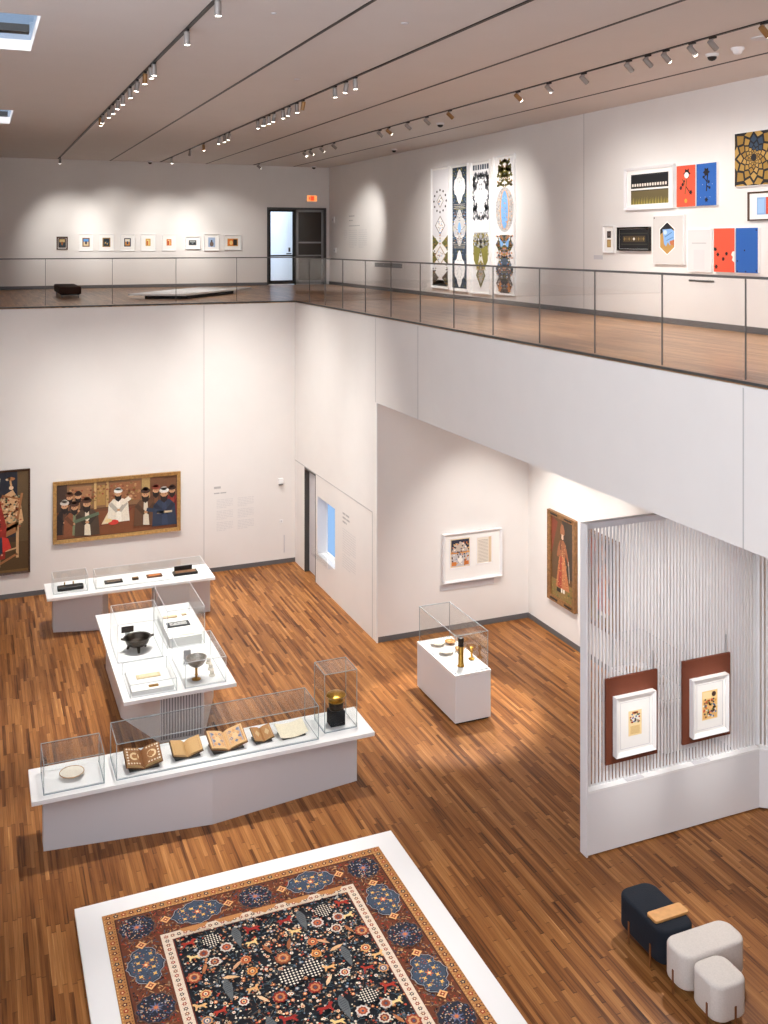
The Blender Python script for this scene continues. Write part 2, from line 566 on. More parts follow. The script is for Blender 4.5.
MB().box(8.71, 8.80, YU + .12, YU + .2, ZU, DZ).box(9.69, 9.73, YU + .12, YU + .2, ZU, DZ).box(8.71, DX1 + .05, YU + .1, YU + .2, DZ - .07, DZ).box(DX1 - .03, DX1 + .05, YU + .1, YU + .2, ZU, DZ).build('door_frame', M['dark_grey'], d2)
d3 = door_leaf(9.74, 10.68, YU + .13).build('door_3', M['steel'])
d3['kind'] = 'structure'
MB().box(9.80, 10.62, YU + .15, YU + .17, ZU + .15, DZ - .14).build('pane', principled('dark_door_glass', (52, 44, 38), 0.12), d3)
MB().box(9.80, 10.62, YU + .07, YU + .10, ZU + 1.36, ZU + 1.41).build('push_bar', M['steel'], d3)

# pale corridor seen through the glazed door
struct('wall_corridor', MB().box(8.0, 11.0, YU + 3.2, YU + 3.3, ZU - .2, ZC).box(9.75, 9.85, YU + .35, YU + 3.2, ZU - .2, ZC), principled('corridor_paint', (214, 224, 234), 0.8))
struct('floor_corridor', MB().box(6.0, 11.0, YU + .31, YU + 3.3, ZU - .1, ZU - .02), M['upper_floor'])

# ------------------------------------------------------------------ glass railings round the void
def railing(name, label, axis, fixed, stops):
    t = thing(name, label, 'railing', (0, 0, 0), 0, 'glass railings round the void')
    def bar(a, b, c0, c1, z0, z1, nm, mat, bev=0):
        mb = MB()
        if axis == 'x':
            mb.box(a, b, fixed + c0, fixed + c1, z0, z1)
        else:
            mb.box(fixed + c0, fixed + c1, a, b, z0, z1)
        return mb.build(nm, mat, t, bev)
    for a, b in zip(stops[:-1], stops[1:]):
        bar(a + .007, b - .007, .004, .016, ZU + .0, ZU + 1.02, 'glass_panel', M['rail_glass'])
    for s in stops[1:-1]:
        bar(s - .005, s + .005, .003, .017, ZU + .03, ZU + 1.02, 'panel_joint', M['rail_grey'])
    bar(stops[0], stops[-1], -.006, .026, ZU + 1.02, ZU + 1.045, 'handrail', M['rail_grey'], .004)
    bar(stops[0], stops[-1], -.004, .022, ZU - .012, ZU + .014, 'base_channel', M['dark_grey'])
    return t
railing('glass_railing', 'long glass railing with thin dark handrail above the white balcony face', 'y', XF,
        [1.19, 2.46, 3.73, 5.0, 6.27, 7.54, 8.81, 10.08, 11.35, 12.63, 13.9, 15.17, 16.44, 17.71, 18.98, 20.08, 21.15, YF])
railing('glass_railing', 'glass railing in front of the row of small framed pictures and dark bench', 'x', YF,
        [XL, -1.4, 0.0, 1.39, 2.78, 4.17, 5.56, XF - .01])

# ------------------------------------------------------------------ lighting tracks and spotlights
TR = {'first': 2.28, 'second': 5.27, 'third': 8.22}
for nm, desc in (('first', 'black lighting track nearest the skylights'), ('second', 'middle black lighting track between two plain ceiling slots'), ('third', 'black lighting track nearest the wall of bright pictures')):
    x = TR[nm]
    tr = MB().box(x - .024, x + .024, 3.0, YU - .2, ZC - .013, ZC - .001).build('lighting_track', M['black'])
    tag(tr, desc, 'lighting track', 'lighting tracks on the ceiling')

def make_spot(body, lens):
    t = thing('track_spotlight', 'x', 'spotlight', (0, 0, -5), 0, 'spotlights on the ceiling tracks')
    MB().box(-.018, .018, -.05, .05, -.024, 0).build('adapter', M['black'], t)
    MB().tube((0, 0, -.024), (0, 0, -.055), .008).build('stem', M['fixture'], t)
    b = MB().lathe([(.02, .075), (.034, .07), (.036, .03), (.036, -.075), (.030, -.078)], seg=18).build('lamp_body', body, t, smooth=True)
    b.location = (0, 0, -.10)
    l = MB().lathe([(.030, -.079), (.028, -.083)], seg=18).build('lens', lens, b)
    return t
SPOT = {(False, True): make_spot(M['fixture'], M['lens']), (True, True): make_spot(M['bronze'], M['lens']),
        (False, False): make_spot(M['fixture'], M['lens_dim']), (True, False): make_spot(M['bronze'], M['lens_dim'])}
used = set()
ORD = 'first second third fourth fifth sixth seventh eighth ninth tenth eleventh twelfth thirteenth fourteenth fifteenth sixteenth seventeenth eighteenth nineteenth twentieth'.split()
WHERE = {'first': 'on the track nearest the skylights', 'second': 'on the middle lighting track', 'third': 'on the track nearest the bright pictures'}
def place_spots(tr, ylist, target, brz=(), dim=()):
    for i, y in enumerate(ylist):
        key = (i in brz, i not in dim)
        src = SPOT[key]
        col = 'bronze' if key[0] else 'grey'
        lab = '%s cylinder spotlight, %s from the near end %s' % (col, ORD[i], WHERE[tr])
        loc = (TR[tr], y, ZC - .012)
        if key not in used:
            used.add(key)
            s = src
            s.location = loc
            s['label'] = lab
        else:
            s = copy_thing(src, loc, None, lab)
        for ch in s.children:
            if ch.name.startswith('lamp_body'):
                a = Vector(target(i, y)) - Vector(loc)
                ch.rotation_euler = Vector((0, 0, -1)).rotation_difference(a.normalized()).to_euler()

place_spots('first', [9.88, 11.46, 13.75, 14.0, 14.53, 15.29, 16.03, 16.83, 17.45, 18.12, 18.69, 19.6, 20.0, 30.0],
            lambda i, y: (2.6 if i < 3 else 3.2 - (i % 3), y + (0.8 if i < 9 else 3.0), 2), brz=(4, 12))
place_spots('second', [13.8, 14.2, 14.7, 16.35, 16.7, 17.18, 17.56, 18.15, 18.5, 18.85, 19.3, 21.75, 22.2, 22.7, 24.4, 26.1, 28.7],
            lambda i, y: (4.3 if i % 2 else 6.0, y + 1.2, 3), brz=(3, 14), dim=(3, 15))
place_spots('third', [8.6, 9.44, 9.81, 10.31, 10.68, 11.09, 12.16, 13.11, 14.05, 16.55, 17.57, 18.49, 19.5, 20.0, 23.0, 23.92, 24.81, 25.33, 30.0],
            lambda i, y: (XR, y + 0.3, 8.0), brz=(0, 8, 9, 12), dim=(1, 4, 5, 6, 7, 9, 10, 11, 13, 14))
for k, s in SPOT.items():
    if k not in used:
        for ch in list(s.children):
            for g in list(ch.children):
                bpy.data.objects.remove(g)
            bpy.data.objects.remove(ch)
        bpy.data.objects.remove(s)

# domes, detectors and small ceiling plates
def ceiling_dome(x, y, label, dark=True):
    t = thing('ceiling_camera' if dark else 'smoke_detector', label, 'security camera' if dark else 'smoke detector', (x, y, ZC), 0, 'ceiling devices')
    MB().lathe([(.085, 0), (.085, -.02), (.07, -.04)], seg=20).build('mount_plate', M['white_satin'], t, smooth=True)
    MB().lathe([(.062, -.038), (.056, -.065), (.036, -.085), (.01, -.093)], seg=20).build('dome' if dark else 'sensor_cap', M['black'] if dark else M['white_satin'], t, smooth=True)
ceiling_dome(9.0, 10.35, 'black ceiling dome camera beside a white detector above the blue and red prints')
ceiling_dome(9.02, 9.9, 'white ceiling detector beside the black dome camera', False)
ceiling_dome(8.95, 18.48, 'black ceiling dome camera above the four tall panels')
ceiling_dome(10.29, 24.06, 'black ceiling dome camera close to the far side wall')
ceiling_dome(10.2, 30.5, 'black ceiling dome camera above the glazed doors')
ceiling_dome(4.94, 30.5, 'black ceiling dome camera near the top of the far wall by the track ends')
def ceiling_plate(x, y, r, label):
    o = MB().lathe([(r, ZC), (r, ZC - .012), (r * .7, ZC - .016)], x, y, 20).build('ceiling_plate', M['grey_white'])
    tag(o, label, 'ceiling plate', 'ceiling devices')
ceiling_plate(8.85, 9.3, .13, 'round flat ceiling plate beyond the white detector toward the frame edge')
ceiling_plate(4.53, 14.36, .045, 'small round ceiling plate between the first slot and the middle track')
ceiling_plate(4.51, 10.23, .045, 'small round ceiling plate nearest the upper edge of the photo')
ceiling_plate(3.0, 10.33, .03, 'tiny ceiling plate between first track and first plain slot')

# ------------------------------------------------------------------ upper level: pictures on the far wall
def random_scene(a, w, h, pal, n, seed, x0=0, y0=0):
    r = random.Random(seed)
    a.rect(x0, y0, x0 + w, y0 + h, pal[0])
    for k in range(n):
        a.up()
        cx, cy = x0 + w * r.uniform(.12, .88), y0 + h * r.uniform(.12, .88)
        rx, ry = w * r.uniform(.05, .12), h * r.uniform(.05, .12)
        c = pal[1 + r.randrange(len(pal) - 1)]
        if r.random() < .5:
            a.rect(cx - rx, cy - ry, cx + rx, cy + ry, c)
        else:
            a.ell(cx, cy, rx, ry, c, 9)

def framed(name, label, loc, rz, w, h, fw, depth, fmat, pics, group, mat_board=True, gap=0.0, floater=False):
    """pics: list of (cx, z0, w, h, Art painter, material); the board fills the frame."""
    t = thing(name, label, 'picture', loc, rz, group)
    moulding(w, h, fw, depth, 0, 0).build('frame', fmat, t)
    MB().box(-w / 2 + fw * .7, w / 2 - fw * .7, -depth * .35, -.001, fw * .7, h - fw * .7).build('mat_board' if mat_board else 'backing', M['board'], t)
    for cx, z0, pw, ph, paint, mat in pics:
        a = Art()
        paint(a, pw, ph)
        a.build('picture', mat, t, cx - pw / 2, -depth * .35 - .001, z0)
    return t

SM = [  # x0,z1,x1,z0 of the nine small frames, with picture size, palette, frame
    (2.24, 7.30, 2.56, 7.69, .22, .29, 'wood', [(62, 40, 30), (196, 172, 120), (40, 60, 70), (150, 90, 50)], 'dark wooden framed miniature at the bench end of the far row'),
    (2.88, 7.26, 3.29, 7.77, .21, .27, 'white', [(120, 84, 52), (90, 150, 210), (210, 190, 150), (30, 36, 60)], 'white framed miniature with a sky blue picture next to the dark wooden frame'),
    (3.46, 7.26, 3.90, 7.77, .23, .28, 'gilt', [(150, 118, 66), (24, 40, 48), (60, 84, 92), (196, 160, 90)], 'pale framed miniature with gold border and dark teal centre, third in the far row'),
    (4.08, 7.26, 4.53, 7.77, .20, .26, 'white', [(44, 52, 66), (222, 214, 196), (206, 140, 72), (60, 70, 90)], 'white framed miniature with slate border, pale top and orange base'),
    (4.70, 7.26, 5.15, 7.77, .15, .22, 'white', [(198, 160, 78), (222, 190, 120), (186, 96, 48), (240, 220, 170)], 'white framed miniature of ochre and cream, fifth in the far row'),
    (5.35, 7.26, 5.78, 7.77, .15, .20, 'white', [(206, 128, 60), (236, 190, 120), (180, 70, 44), (248, 226, 190)], 'white framed miniature of orange and red, sixth in the far row'),
    (6.06, 7.31, 6.53, 7.70, .24, .16, 'shadow', [(76, 80, 84), (150, 152, 150), (40, 42, 46), (112, 118, 120)], 'wide white frame holding a dark grey photograph'),
    (6.66, 7.26, 7.14, 7.78, .22, .30, 'shadow', [(158, 178, 206), (110, 92, 80), (196, 206, 220), (70, 66, 72)], 'upright white frame with a pale blue bordered portrait'),
    (7.30, 7.28, 7.85, 7.75, .34, .24, 'shadow', [(206, 150, 70), (240, 208, 130), (40, 32, 28), (230, 120, 50)], 'wide white frame with orange and black picture nearest the glazed doors'),
]
for k, (x0, z0, x1, z1, pw, ph, kind, pal, lab) in enumerate(SM):
    w, h = x1 - x0, z1 - z0
    fm = M['wood_frame'] if kind == 'wood' else M['white']
    bw = .04 if kind == 'wood' else .022
    def paint(a, pw, ph, pal=pal, k=k):
        a.rect(0, 0, pw, ph, pal[0])
        a.up()
        if k in (2,):
            a.rect(pw * .12, ph * .1, pw * .88, ph * .9, pal[1]).up()
            for i in range(5):
                a.dia(pw * (.25 + .12 * i), ph * (.35 + .1 * (i % 3)), pw * .09, ph * .12, pal[2 + i % 2])
        elif k in (4, 5):
            a.ell(pw * .35, ph * .42, pw * .16, ph * .36, pal[2], 10).ell(pw * .66, ph * .4, pw * .17, ph * .34, pal[1], 10).up()
            a.ell(pw * .35, ph * .8, pw * .09, ph * .08, pal[3], 8).ell(pw * .66, ph * .77, pw * .09, ph * .08, pal[3], 8)
        elif k == 7:
            a.ell(pw * .5, ph * .3, pw * .28, ph * .26, pal[1], 12).up().ell(pw * .5, ph * .62, pw * .13, ph * .13, pal[3], 10)
        elif k == 8:
            a.rect(pw * .08, ph * .1, pw * .92, ph * .9, pal[3]).up().rect(pw * .55, ph * .1, pw * .92, ph * .9, pal[2]).ell(pw * .35, ph * .45, pw * .16, ph * .3, pal[1], 10)
        else:
            a.rect(pw * .15, ph * .12, pw * .85, ph * .55, pal[2]).rect(pw * .15, ph * .58, pw * .85, ph * .88, pal[1]).up()
            a.ell(pw * .5, ph * .45, pw * .14, ph * .2, pal[3], 9)
    t = framed('framed_picture', lab, ((x0 + x1) / 2, YU - .001, z0), 0, w, h, bw, .03 if kind != 'shadow' else .06, fm,
           [(0, (h - ph) / 2 + .005, pw, ph, paint, M['print'])], 'small framed pictures on the far wall')

# glowing exit sign over the doors
s = thing('exit_sign', 'small orange glowing sign above the glazed doors', 'sign', (10.26, YU + .12, 8.85))
MB().box(-.19, .19, -.05, 0, 0, .24).build('sign_housing', M['white_satin'], s)
MB().box(-.17, .17, -.056, -.05, .02, .22).build('sign_face', M['sign_red'], s)
MB().box(-.05, .07, -.060, -.056, .05, .19).box(-.11, -.07, -.060, -.056, .08, .16).build('sign_mark', M['sign_mark'], s)

# dark upholstered bench on the far walkway
t = thing('upholstered_bench', 'dark brown leather bench on the upper floor under the small framed pictures', 'bench', (2.2, 26.6, ZU))
MB().box(-.26, .26, -.95, .95, .09, .28).build('seat', M['leather'], t, .03, segs=3)
MB().box(-.22, .22, -.9, .9, .07, .09).build('seat_frame', M['black'], t)
for sx in (-.2, .2):
    for sy in (-.88, .88):
        MB().tube((sx, sy, 0), (sx, sy, .07), .015).build('leg', M['steel'], t)

# low display platform on the far walkway
t = thing('display_platform', 'low white topped platform with dark base standing behind the glass railing', 'platform', (0, 0, ZU))
MB().prism([(3.84, 24.5), (4.79, 24.05), (6.45, 26.1), (5.5, 26.6)], 0, .085).build('plinth_base', M['soft_black'], t)
MB().prism([(3.45, 24.6), (4.74, 23.94), (7.2, 27.0), (5.88, 27.7)], .085, .13).build('platform_top', M['white'], t, .004)

# ------------------------------------------------------------------ upper side wall: four tall panels
def tall_panel(k, y0, y1, z0, z1, label):
    w, h = y0 - y1, z1 - z0
    t = thing('textile_panel', label, 'artwork', (XR - .002, (y0 + y1) / 2, z0), R90, 'tall patterned panels on the upper wall')
    moulding(w, h, .03, .06, 0, 0).build('frame', M['white'], t)
    MB().box(-w / 2 + .025, w / 2 - .025, -.02, 0, .025, h - .025).build('backing', M['board'], t)
    a = Art(.0006)
    r = random.Random(50 + k)
    W, H = w - .12, h - .14
    sage, navy, sky, rust, grey, tan, wht = (128, 122, 56), (44, 58, 74), (122, 170, 220), (196, 132, 86), (150, 146, 146), (176, 150, 120), (238, 236, 234)
    cx = W / 2
    if k == 0:
        a.rect(0, 0, W, H, (226, 224, 226)).up()
        a.rect(0, 0, W, H * .42, wht).rect(0, 0, W, H * .05, (70, 62, 50)).up()
        for s in (0, 1):
            for (v0, v1) in ((.0, .14), (.18, .30), (.30, .44)):
                m = (v0 + v1) / 2 * H
                pts = [(0, v0 * H), (W * .40, m), (0, v1 * H)]
                if s:
                    pts = [(W - x, y) for x, y in pts]
                a.poly(pts, (112, 108, 52) if v0 > .1 else (84, 70, 50))
        a.up()
        for s in (0, 1):
            for j in range(26):
                u, v = W * r.uniform(.02, .2), H * r.uniform(.02, .42)
                a.dia(W - u if s else u, v, W * .05, H * .008, [(60, 52, 44), (164, 128, 70), sage, navy][j % 4])
        for cy, rx, ry, c in ((.26, .36, .085, tan), (.52, .33, .085, (140, 128, 120)), (.73, .22, .06, (120, 108, 100))):
            a.dia(cx, cy * H, rx * W, ry * H, c).up()
            a.dia(cx, cy * H, rx * W * .86, ry * H * .86, wht).up()
            for j in range(16):
                a.dia(cx + r.uniform(-.45, .45) * rx * W, cy * H + r.uniform(-.45, .45) * ry * H, W * .03, H * .006, [rust, sky, tan, grey][j % 4])
            a.up()
        for j in range(12):
            t_ = 2 * PI * j / 12
            a.ell(cx + .4 * W * math.cos(t_), .73 * H + .095 * H * math.sin(t_), W * .045, H * .011, (58, 50, 48), 8)
        for j in range(10):
            a.dia(cx, H * (.35 + .012 * j), W * (.02 + .05 * (j % 2)), H * .006, [sky, rust, tan][j % 3])
    elif k == 1:
        a.rect(0, 0, W, H, navy).up()
        for j in range(170):
            u, v = r.uniform(.03, .47), r.uniform(.01, .99)
            c = [(84, 100, 116), (30, 40, 54), (118, 128, 134), (70, 92, 120), sage][j % 5]
            for uu in (u, 1 - u):
                a.dia(uu * W, v * H, W * .05, H * .008, c)
        a.up()
        for (cy, rx, ry) in ((.84, .40, .14), (.50, .44, .15), (.16, .38, .15)):
            a.poly([(cx + rx * W * s * m, cy * H + ry * H * q) for q, m, s in
                    [(-1, .12, 1), (-.8, .35, 1), (-.55, .5, 1), (-.4, .85, 1), (0, 1, 1), (.4, .85, 1), (.55, .5, 1), (.8, .35, 1), (1, .12, 1),
                     (1, .12, -1), (.8, .35, -1), (.55, .5, -1), (.4, .85, -1), (0, 1, -1), (-.4, .85, -1), (-.55, .5, -1), (-.8, .35, -1), (-1, .12, -1)]],
                   wht if cy != .5 else (190, 188, 186)).up()
            if cy == .5:
                for j in range(60):
                    u, v = r.uniform(0, .4), r.uniform(-.13, .13)
                    for s in (1, -1):
                        a.dia(cx + s * u * W, (cy + v) * H, W * .04, H * .005, [(120, 116, 112), (96, 110, 124), sky, (150, 100, 70), wht][j % 5])
                a.up()
                a.ell(cx, cy * H, W * .1, H * .045, sky, 12)
            else:
                for j in range(14):
                    u, v = r.uniform(0, .2), r.uniform(-.09, .09)
                    for s in (1, -1):
                        a.dia(cx + s * u * W, (cy + v) * H, W * .04, H * .008, (206, 208, 212))
        a.up()
        for v in (.33, .345, .36, .66, .675, .69):
            a.rect(W * .1, v * H, W * .9, v * H + H * .005, (168, 160, 150))
    elif k == 2:
        a.rect(0, 0, W, H, (232, 231, 232)).up()
        for j in range(240):
            u = r.uniform(.02, .48)
            v = r.choice((r.uniform(.82, .93), r.uniform(.56, .70), r.uniform(.70, .82)))
            if .62 < v < .88 and u > .3 and r.random() < .85:
                continue
            if v > .7 and v < .8 and u > .14:
                continue
            for uu in (u, 1 - u):
                a.dia(uu * W, v * H, W * .045, H * .014, [(104, 108, 116), (134, 136, 142), (86, 92, 102), (166, 168, 172)][j % 4])
        for j in range(7):
            a.rect(W * (.02 + .14 * j), H * .955, W * (.12 + .14 * j), H * .995, [(70, 84, 100), (110, 118, 126)][j % 2])
        a.up()
        for s in (1, -1):
            for q in (1, -1):
                a.poly([(cx + s * W * .06, .755 * H + q * H * .02), (cx + s * W * .30, .755 * H + q * H * .03), (cx + s * W * .12, .755 * H + q * H * .11)], wht)
        a.rect(W * .04, .28 * H, W * .96, .46 * H, (156, 156, 152)).up()
        a.poly([(W * .04, .28 * H), (cx, .04 * H), (W * .96, .28 * H)], (214, 212, 208)).up()
        for j in range(130):
            u, v = r.uniform(0, .46), r.uniform(.27, .45)
            for s in (1, -1):
                a.dia(cx + s * u * W, v * H, W * .04, H * .010, [wht, (200, 198, 196), (110, 110, 100), sage, (176, 156, 60)][j % 5])
        a.up()
        for pts, c in (([(.0, .33), (-.42, .36), (-.42, .24), (-.22, .17)], sage), ([(.0, .25), (-.3, .16), (-.12, .18)], (168, 150, 60))):
            a.poly([(cx + x * W, y * H) for x, y in pts], c).poly([(cx - x * W, y * H) for x, y in pts], c)
        a.poly([(cx, .24 * H), (cx - W * .28, .12 * H), (cx, .02 * H), (cx + W * .28, .12 * H)], (104, 98, 48)).up()
        a.poly([(cx, .20 * H), (cx - W * .2, .12 * H), (cx, .05 * H), (cx + W * .2, .12 * H)], (166, 160, 150)).up()
        for j in range(24):
            u, v = r.uniform(0, .14), r.uniform(.09, .22)
            for s in (1, -1):
                a.dia(cx + s * u * W, v * H, W * .03, H * .007, [rust, sage, grey][j % 3])
    else:
        a.rect(0, 0, W, H, (232, 230, 230)).up()
        for j in range(130):
            v = r.uniform(.79, .99)
            u = r.uniform(.0, .46) * (1 - (v - .79) * 2.0)
            if r.random() < .25:
                continue
            for s in (1, -1):
                a.dia(cx + s * (u + (v - .8) * .0) * W, v * H, W * .06, H * .012, [(132, 124, 56), (162, 150, 76), (108, 102, 50), (196, 176, 112), (206, 166, 120)][j % 5])
        a.ell(cx, .615 * H, W * .50, H * .17, (186, 182, 180), 20).up()
        for j in range(200):
            t_ = r.uniform(0, 2 * PI)
            q = r.uniform(.55, 1)
            a.dia(cx + W * .47 * q * math.cos(t_), .615 * H + H * .165 * q * math.sin(t_), W * .035, H * .007, [(206, 202, 198), (150, 146, 144), (222, 190, 160), (168, 160, 156)][j % 4])
        a.up()
        a.ell(cx, .615 * H, W * .26, H * .15, (222, 170, 112), 18).up().ell(cx, .615 * H, W * .20, H * .145, sky, 18).up()
        for j in range(40):
            a.dia(cx + r.uniform(-.15, .15) * W, (.615 + r.uniform(-.11, .11)) * H, W * .025, H * .006, [(96, 148, 206), (150, 190, 232), (214, 150, 90)][j % 3])
        a.up()
        for (cy, rx, ry, c) in ((.355, .48, .07, (92, 86, 60)), (.27, .36, .06, rust), (.17, .48, .085, (78, 90, 104)), (.06, .46, .07, (92, 86, 84))):
            a.poly([(cx - rx * W, cy * H), (cx - rx * W * .5, (cy + ry) * H), (cx + rx * W * .5, (cy + ry) * H), (cx + rx * W, cy * H), (cx + rx * W * .55, (cy - ry) * H), (cx - rx * W * .55, (cy - ry) * H)], c).up()
        for j in range(150):
            u, v = r.uniform(0, .44), r.uniform(.02, .42)
            for s in (1, -1):
                a.dia(cx + s * u * W, v * H, W * .055, H * .008, [rust, (60, 66, 78), (120, 150, 190), sage, (206, 150, 110), (150, 144, 140), wht][j % 7])
        a.up()
        for s in (1, -1):
            a.poly([(cx + s * .04 * W, .36 * H), (cx + s * .28 * W, .405 * H), (cx + s * .2 * W, .33 * H)], sky)
            a.poly([(cx + s * .2 * W, .0), (cx + s * .34 * W, .0), (cx + s * .2 * W, .09 * H)], rust)
    a.build('woven_picture', M['print'], t, -W / 2, -.022, .07)
    return t
tall_panel(0, 22.92, 21.91, 6.35, 9.42, 'tall patterned panel with pale top and diamond medallions, farthest of the four')
tall_panel(1, 21.79, 20.90, 6.335, 9.41, 'tall patterned panel of white medallions on dark navy ground')
tall_panel(2, 20.72, 19.79, 6.32, 9.41, 'tall patterned panel of grey and white with green lower lozenge')
tall_panel(3, 19.61, 18.68, 6.35, 9.45, 'tall patterned panel with pale blue oval and green foliage top')

# ------------------------------------------------------------------ upper side wall: cluster of pictures
G = 'cluster of pictures on the upper wall'
def on_side(y0, y1, z0):
    return (XR - .002, (y0 + y1) / 2, z0)
def p_border(a, w, h):
    a.rect(0, 0, w, h, (20, 22, 26)).up()
    for i in range(14):
        a.rect(w * (.03 + .068 * i), h * .14, w * (.075 + .068 * i), h * .34, (226, 216, 204))
    a.rect(0, h * .9, w, h * .93, (52, 56, 58)).rect(0, h * .06, w, h * .08, (96, 84, 60))
def p_grass(a, w, h):
    a.rect(0, 0, w, h, (104, 92, 60)).up()
    for i in range(40):
        u = w * (i + .5) / 40
        a.poly([(u - w * .012, 0), (u + w * .012, 0), (u + w * .004 * (i % 3 - 1), h * (.35 + .25 * ((i * 7) % 5) / 5))], [(150, 138, 60), (122, 116, 50), (176, 160, 84)][i % 3])
    a.rect(0, h * .93, w, h, (80, 70, 48))
framed('framed_picture', 'large white frame holding a black strip above an olive strip', on_side(14.75, 13.39, 8.09), R90, 1.36, .75, .05, .06, M['white_satin'],
       [(0, .375, 1.03, .25, p_border, M['print']), (0, .095, 1.03, .25, p_grass, M['print'])], G)

def diptych(label, loc, w, h, paints):
    t = thing('picture_diptych', label, 'picture', loc, R90, G)
    n = len(paints)
    pw = (w - .03) / 2
    for i, (base, p) in enumerate(paints):
        x0 = -w / 2 + i * (pw + .03)
        pn = MB().box(x0, x0 + pw, -.05, 0, 0, h).build('panel', M['white'], t, .003)
        a = Art()
        a.rect(0, 0, pw, h, base).up()
        p(a, pw, h)
        a.build('painted_face', M['print'], pn, x0, -.0515, 0)
    return t
K = (26, 22, 24)
def rose_red(a, w, h):
    a.line(w * .46, h * .3, w * .58, h * .78, w * .05, (120, 84, 40)).line(w * .44, h * .55, w * .3, h * .68, w * .04, (120, 84, 40)).line(w * .52, h * .48, w * .68, h * .36, w * .04, K).up()
    a.star(w * .56, h * .80, w * .12, w * .2, 6, K).up().ell(w * .54, h * .76, w * .12, w * .11, (240, 236, 230)).star(w * .24, h * .46, w * .05, w * .1, 6, K).star(w * .34, h * .54, w * .05, w * .09, 6, K).star(w * .76, h * .34, w * .06, w * .11, 6, K)
    a.ell(w * .5, h * .14, w * .07, w * .08, (206, 160, 60)).star(w * .42, h * .62, w * .03, w * .07, 5, K)
def rose_blue(a, w, h):
    a.line(w * .5, h * .34, w * .56, h * .74, w * .05, K).line(w * .53, h * .56, w * .36, h * .68, w * .04, K).line(w * .52, h * .46, w * .66, h * .42, w * .04, K).up()
    a.star(w * .5, h * .79, w * .11, w * .18, 6, K).star(w * .5, h * .14, w * .06, w * .1, 6, K).ell(w * .36, h * .68, w * .06, w * .05, K, 8).ell(w * .62, h * .56, w * .05, w * .06, K, 8).ell(w * .66, h * .42, w * .05, w * .05, K, 8)
    for i in range(6):
        a.ell(w * (.2 + .12 * i), h * (.2 + .1 * ((i * 3) % 6)), w * .012, w * .012, (230, 226, 220), 6)
RED, BLUE = (232, 88, 62), (42, 96, 174)
diptych('red and blue pair of painted panels with dark rose stems beside the large white frame', on_side(13.31, 12.35, 8.10), .96, .68, [(RED, rose_red), (BLUE, rose_blue)])
def dots_red(a, w, h):
    for u, v, q in ((.08, .52, .07), (.2, .40, .07), (.46, .30, .07), (.62, .42, .07), (.12, .12, .08)):
        a.star(w * u, h * v, w * q * .7, w * q * 1.2, 6, K)
    a.poly([(w, h * .48), (w * .9, h * .47), (w * .84, h * .40), (w * .92, h * .35), (w * .88, h * .28), (w, h * .22)], (240, 236, 230))
    a.poly([(0, h * .60), (w * .06, h * .52), (0, h * .48)], K)
def dots_blue(a, w, h):
    for u, v in ((.4, .5), (.07, .26), (.06, .03), (.45, .03), (.94, .05), (.93, .95)):
        a.ell(w * u, h * v, w * .03, w * .03, K, 8)
    for i in range(9):
        a.ell(w * .97, h * (.08 + .1 * i), w * .012, w * .012, (30, 60, 120), 6)
diptych('red and blue pair of plain painted panels with black dots, just over the railing', on_side(12.41, 11.46, 7.045), .95, .685, [(RED, dots_red), (BLUE, dots_blue)])

# spiralling mosaic of gold kites on black
t = thing('spiral_picture', 'square gold and black spiral pattern picture, highest in the cluster', 'picture', on_side(11.96, 11.02, 8.36), R90, G)
MB().box(-.47, .47, -.045, 0, 0, .83).build('panel', M['white'], t, .003)
a = Art()
w, h = .92, .81
a.rect(0, 0, w, h, (30, 30, 34)).up()
cx, cy = .40, .42
pols = []
for ring in range(8):
    r0 = .055 * 1.42 ** ring
    r1 = r0 * 1.40
    for j in range(12):
        t0 = 2 * PI * (j + .5 * ring) / 12
        dt = 2 * PI / 12 * .46
        pts = [(cx + r0 * math.cos(t0), cy + r0 * math.sin(t0)), (cx + (r0 + r1) * .52 * math.cos(t0 - dt), cy + (r0 + r1) * .52 * math.sin(t0 - dt)),
               (cx + r1 * 1.12 * math.cos(t0), cy + r1 * 1.12 * math.sin(t0)), (cx + (r0 + r1) * .52 * math.cos(t0 + dt), cy + (r0 + r1) * .52 * math.sin(t0 + dt))]
        pts = [(min(max(x, 0), w), min(max(y, 0), h)) for x, y in pts]
        if len(set(pts)) >= 3:
            dark = ring in (2, 3, 4) and 0 < j + .5 * ring - 1 < 3
            a.poly(pts, (54, 72, 92) if dark else [(172, 136, 68), (158, 122, 56), (184, 148, 82)][(j + ring) % 3])
a.build('painted_face', M['print'], t, -.46, -.0465, .01)

def p_book(a, w, h):
    a.rect(0, 0, w, h, (140, 176, 220)).up().rect(w * .62, h * .02, w, h, (222, 82, 56)).rect(w * .08, h * .1, w * .5, h * .9, (158, 192, 230)).up()
    a.ell(w * .82, h * .4, w * .06, h * .06, (240, 230, 220), 8).ell(w * .8, h * .7, w * .04, h * .05, K, 8)
framed('framed_picture', 'brown framed small picture of pale blue and red below the gold spiral', on_side(11.69, 11.05, 7.835), R90, .64, .435, .022, .04, M['wood_frame'],
       [(0, .09, .30, .26, p_book, M['print'])], G)
def p_two(a, w, h):
    a.rect(0, h * .58, w, h, (52, 40, 40)).rect(0, 0, w, h * .48, (176, 140, 84)).up().rect(w * .2, h * .68, w * .8, h * .9, (92, 76, 70)).rect(w * .2, h * .08, w * .8, h * .4, (196, 164, 104))
framed('framed_picture', 'narrow white frame with two tiny pictures, smallest of the cluster', on_side(15.42, 15.09, 7.32), R90, .33, .50, .02, .05, M['white'],
       [(0, .10, .12, .30, p_two, M['print'])], G)
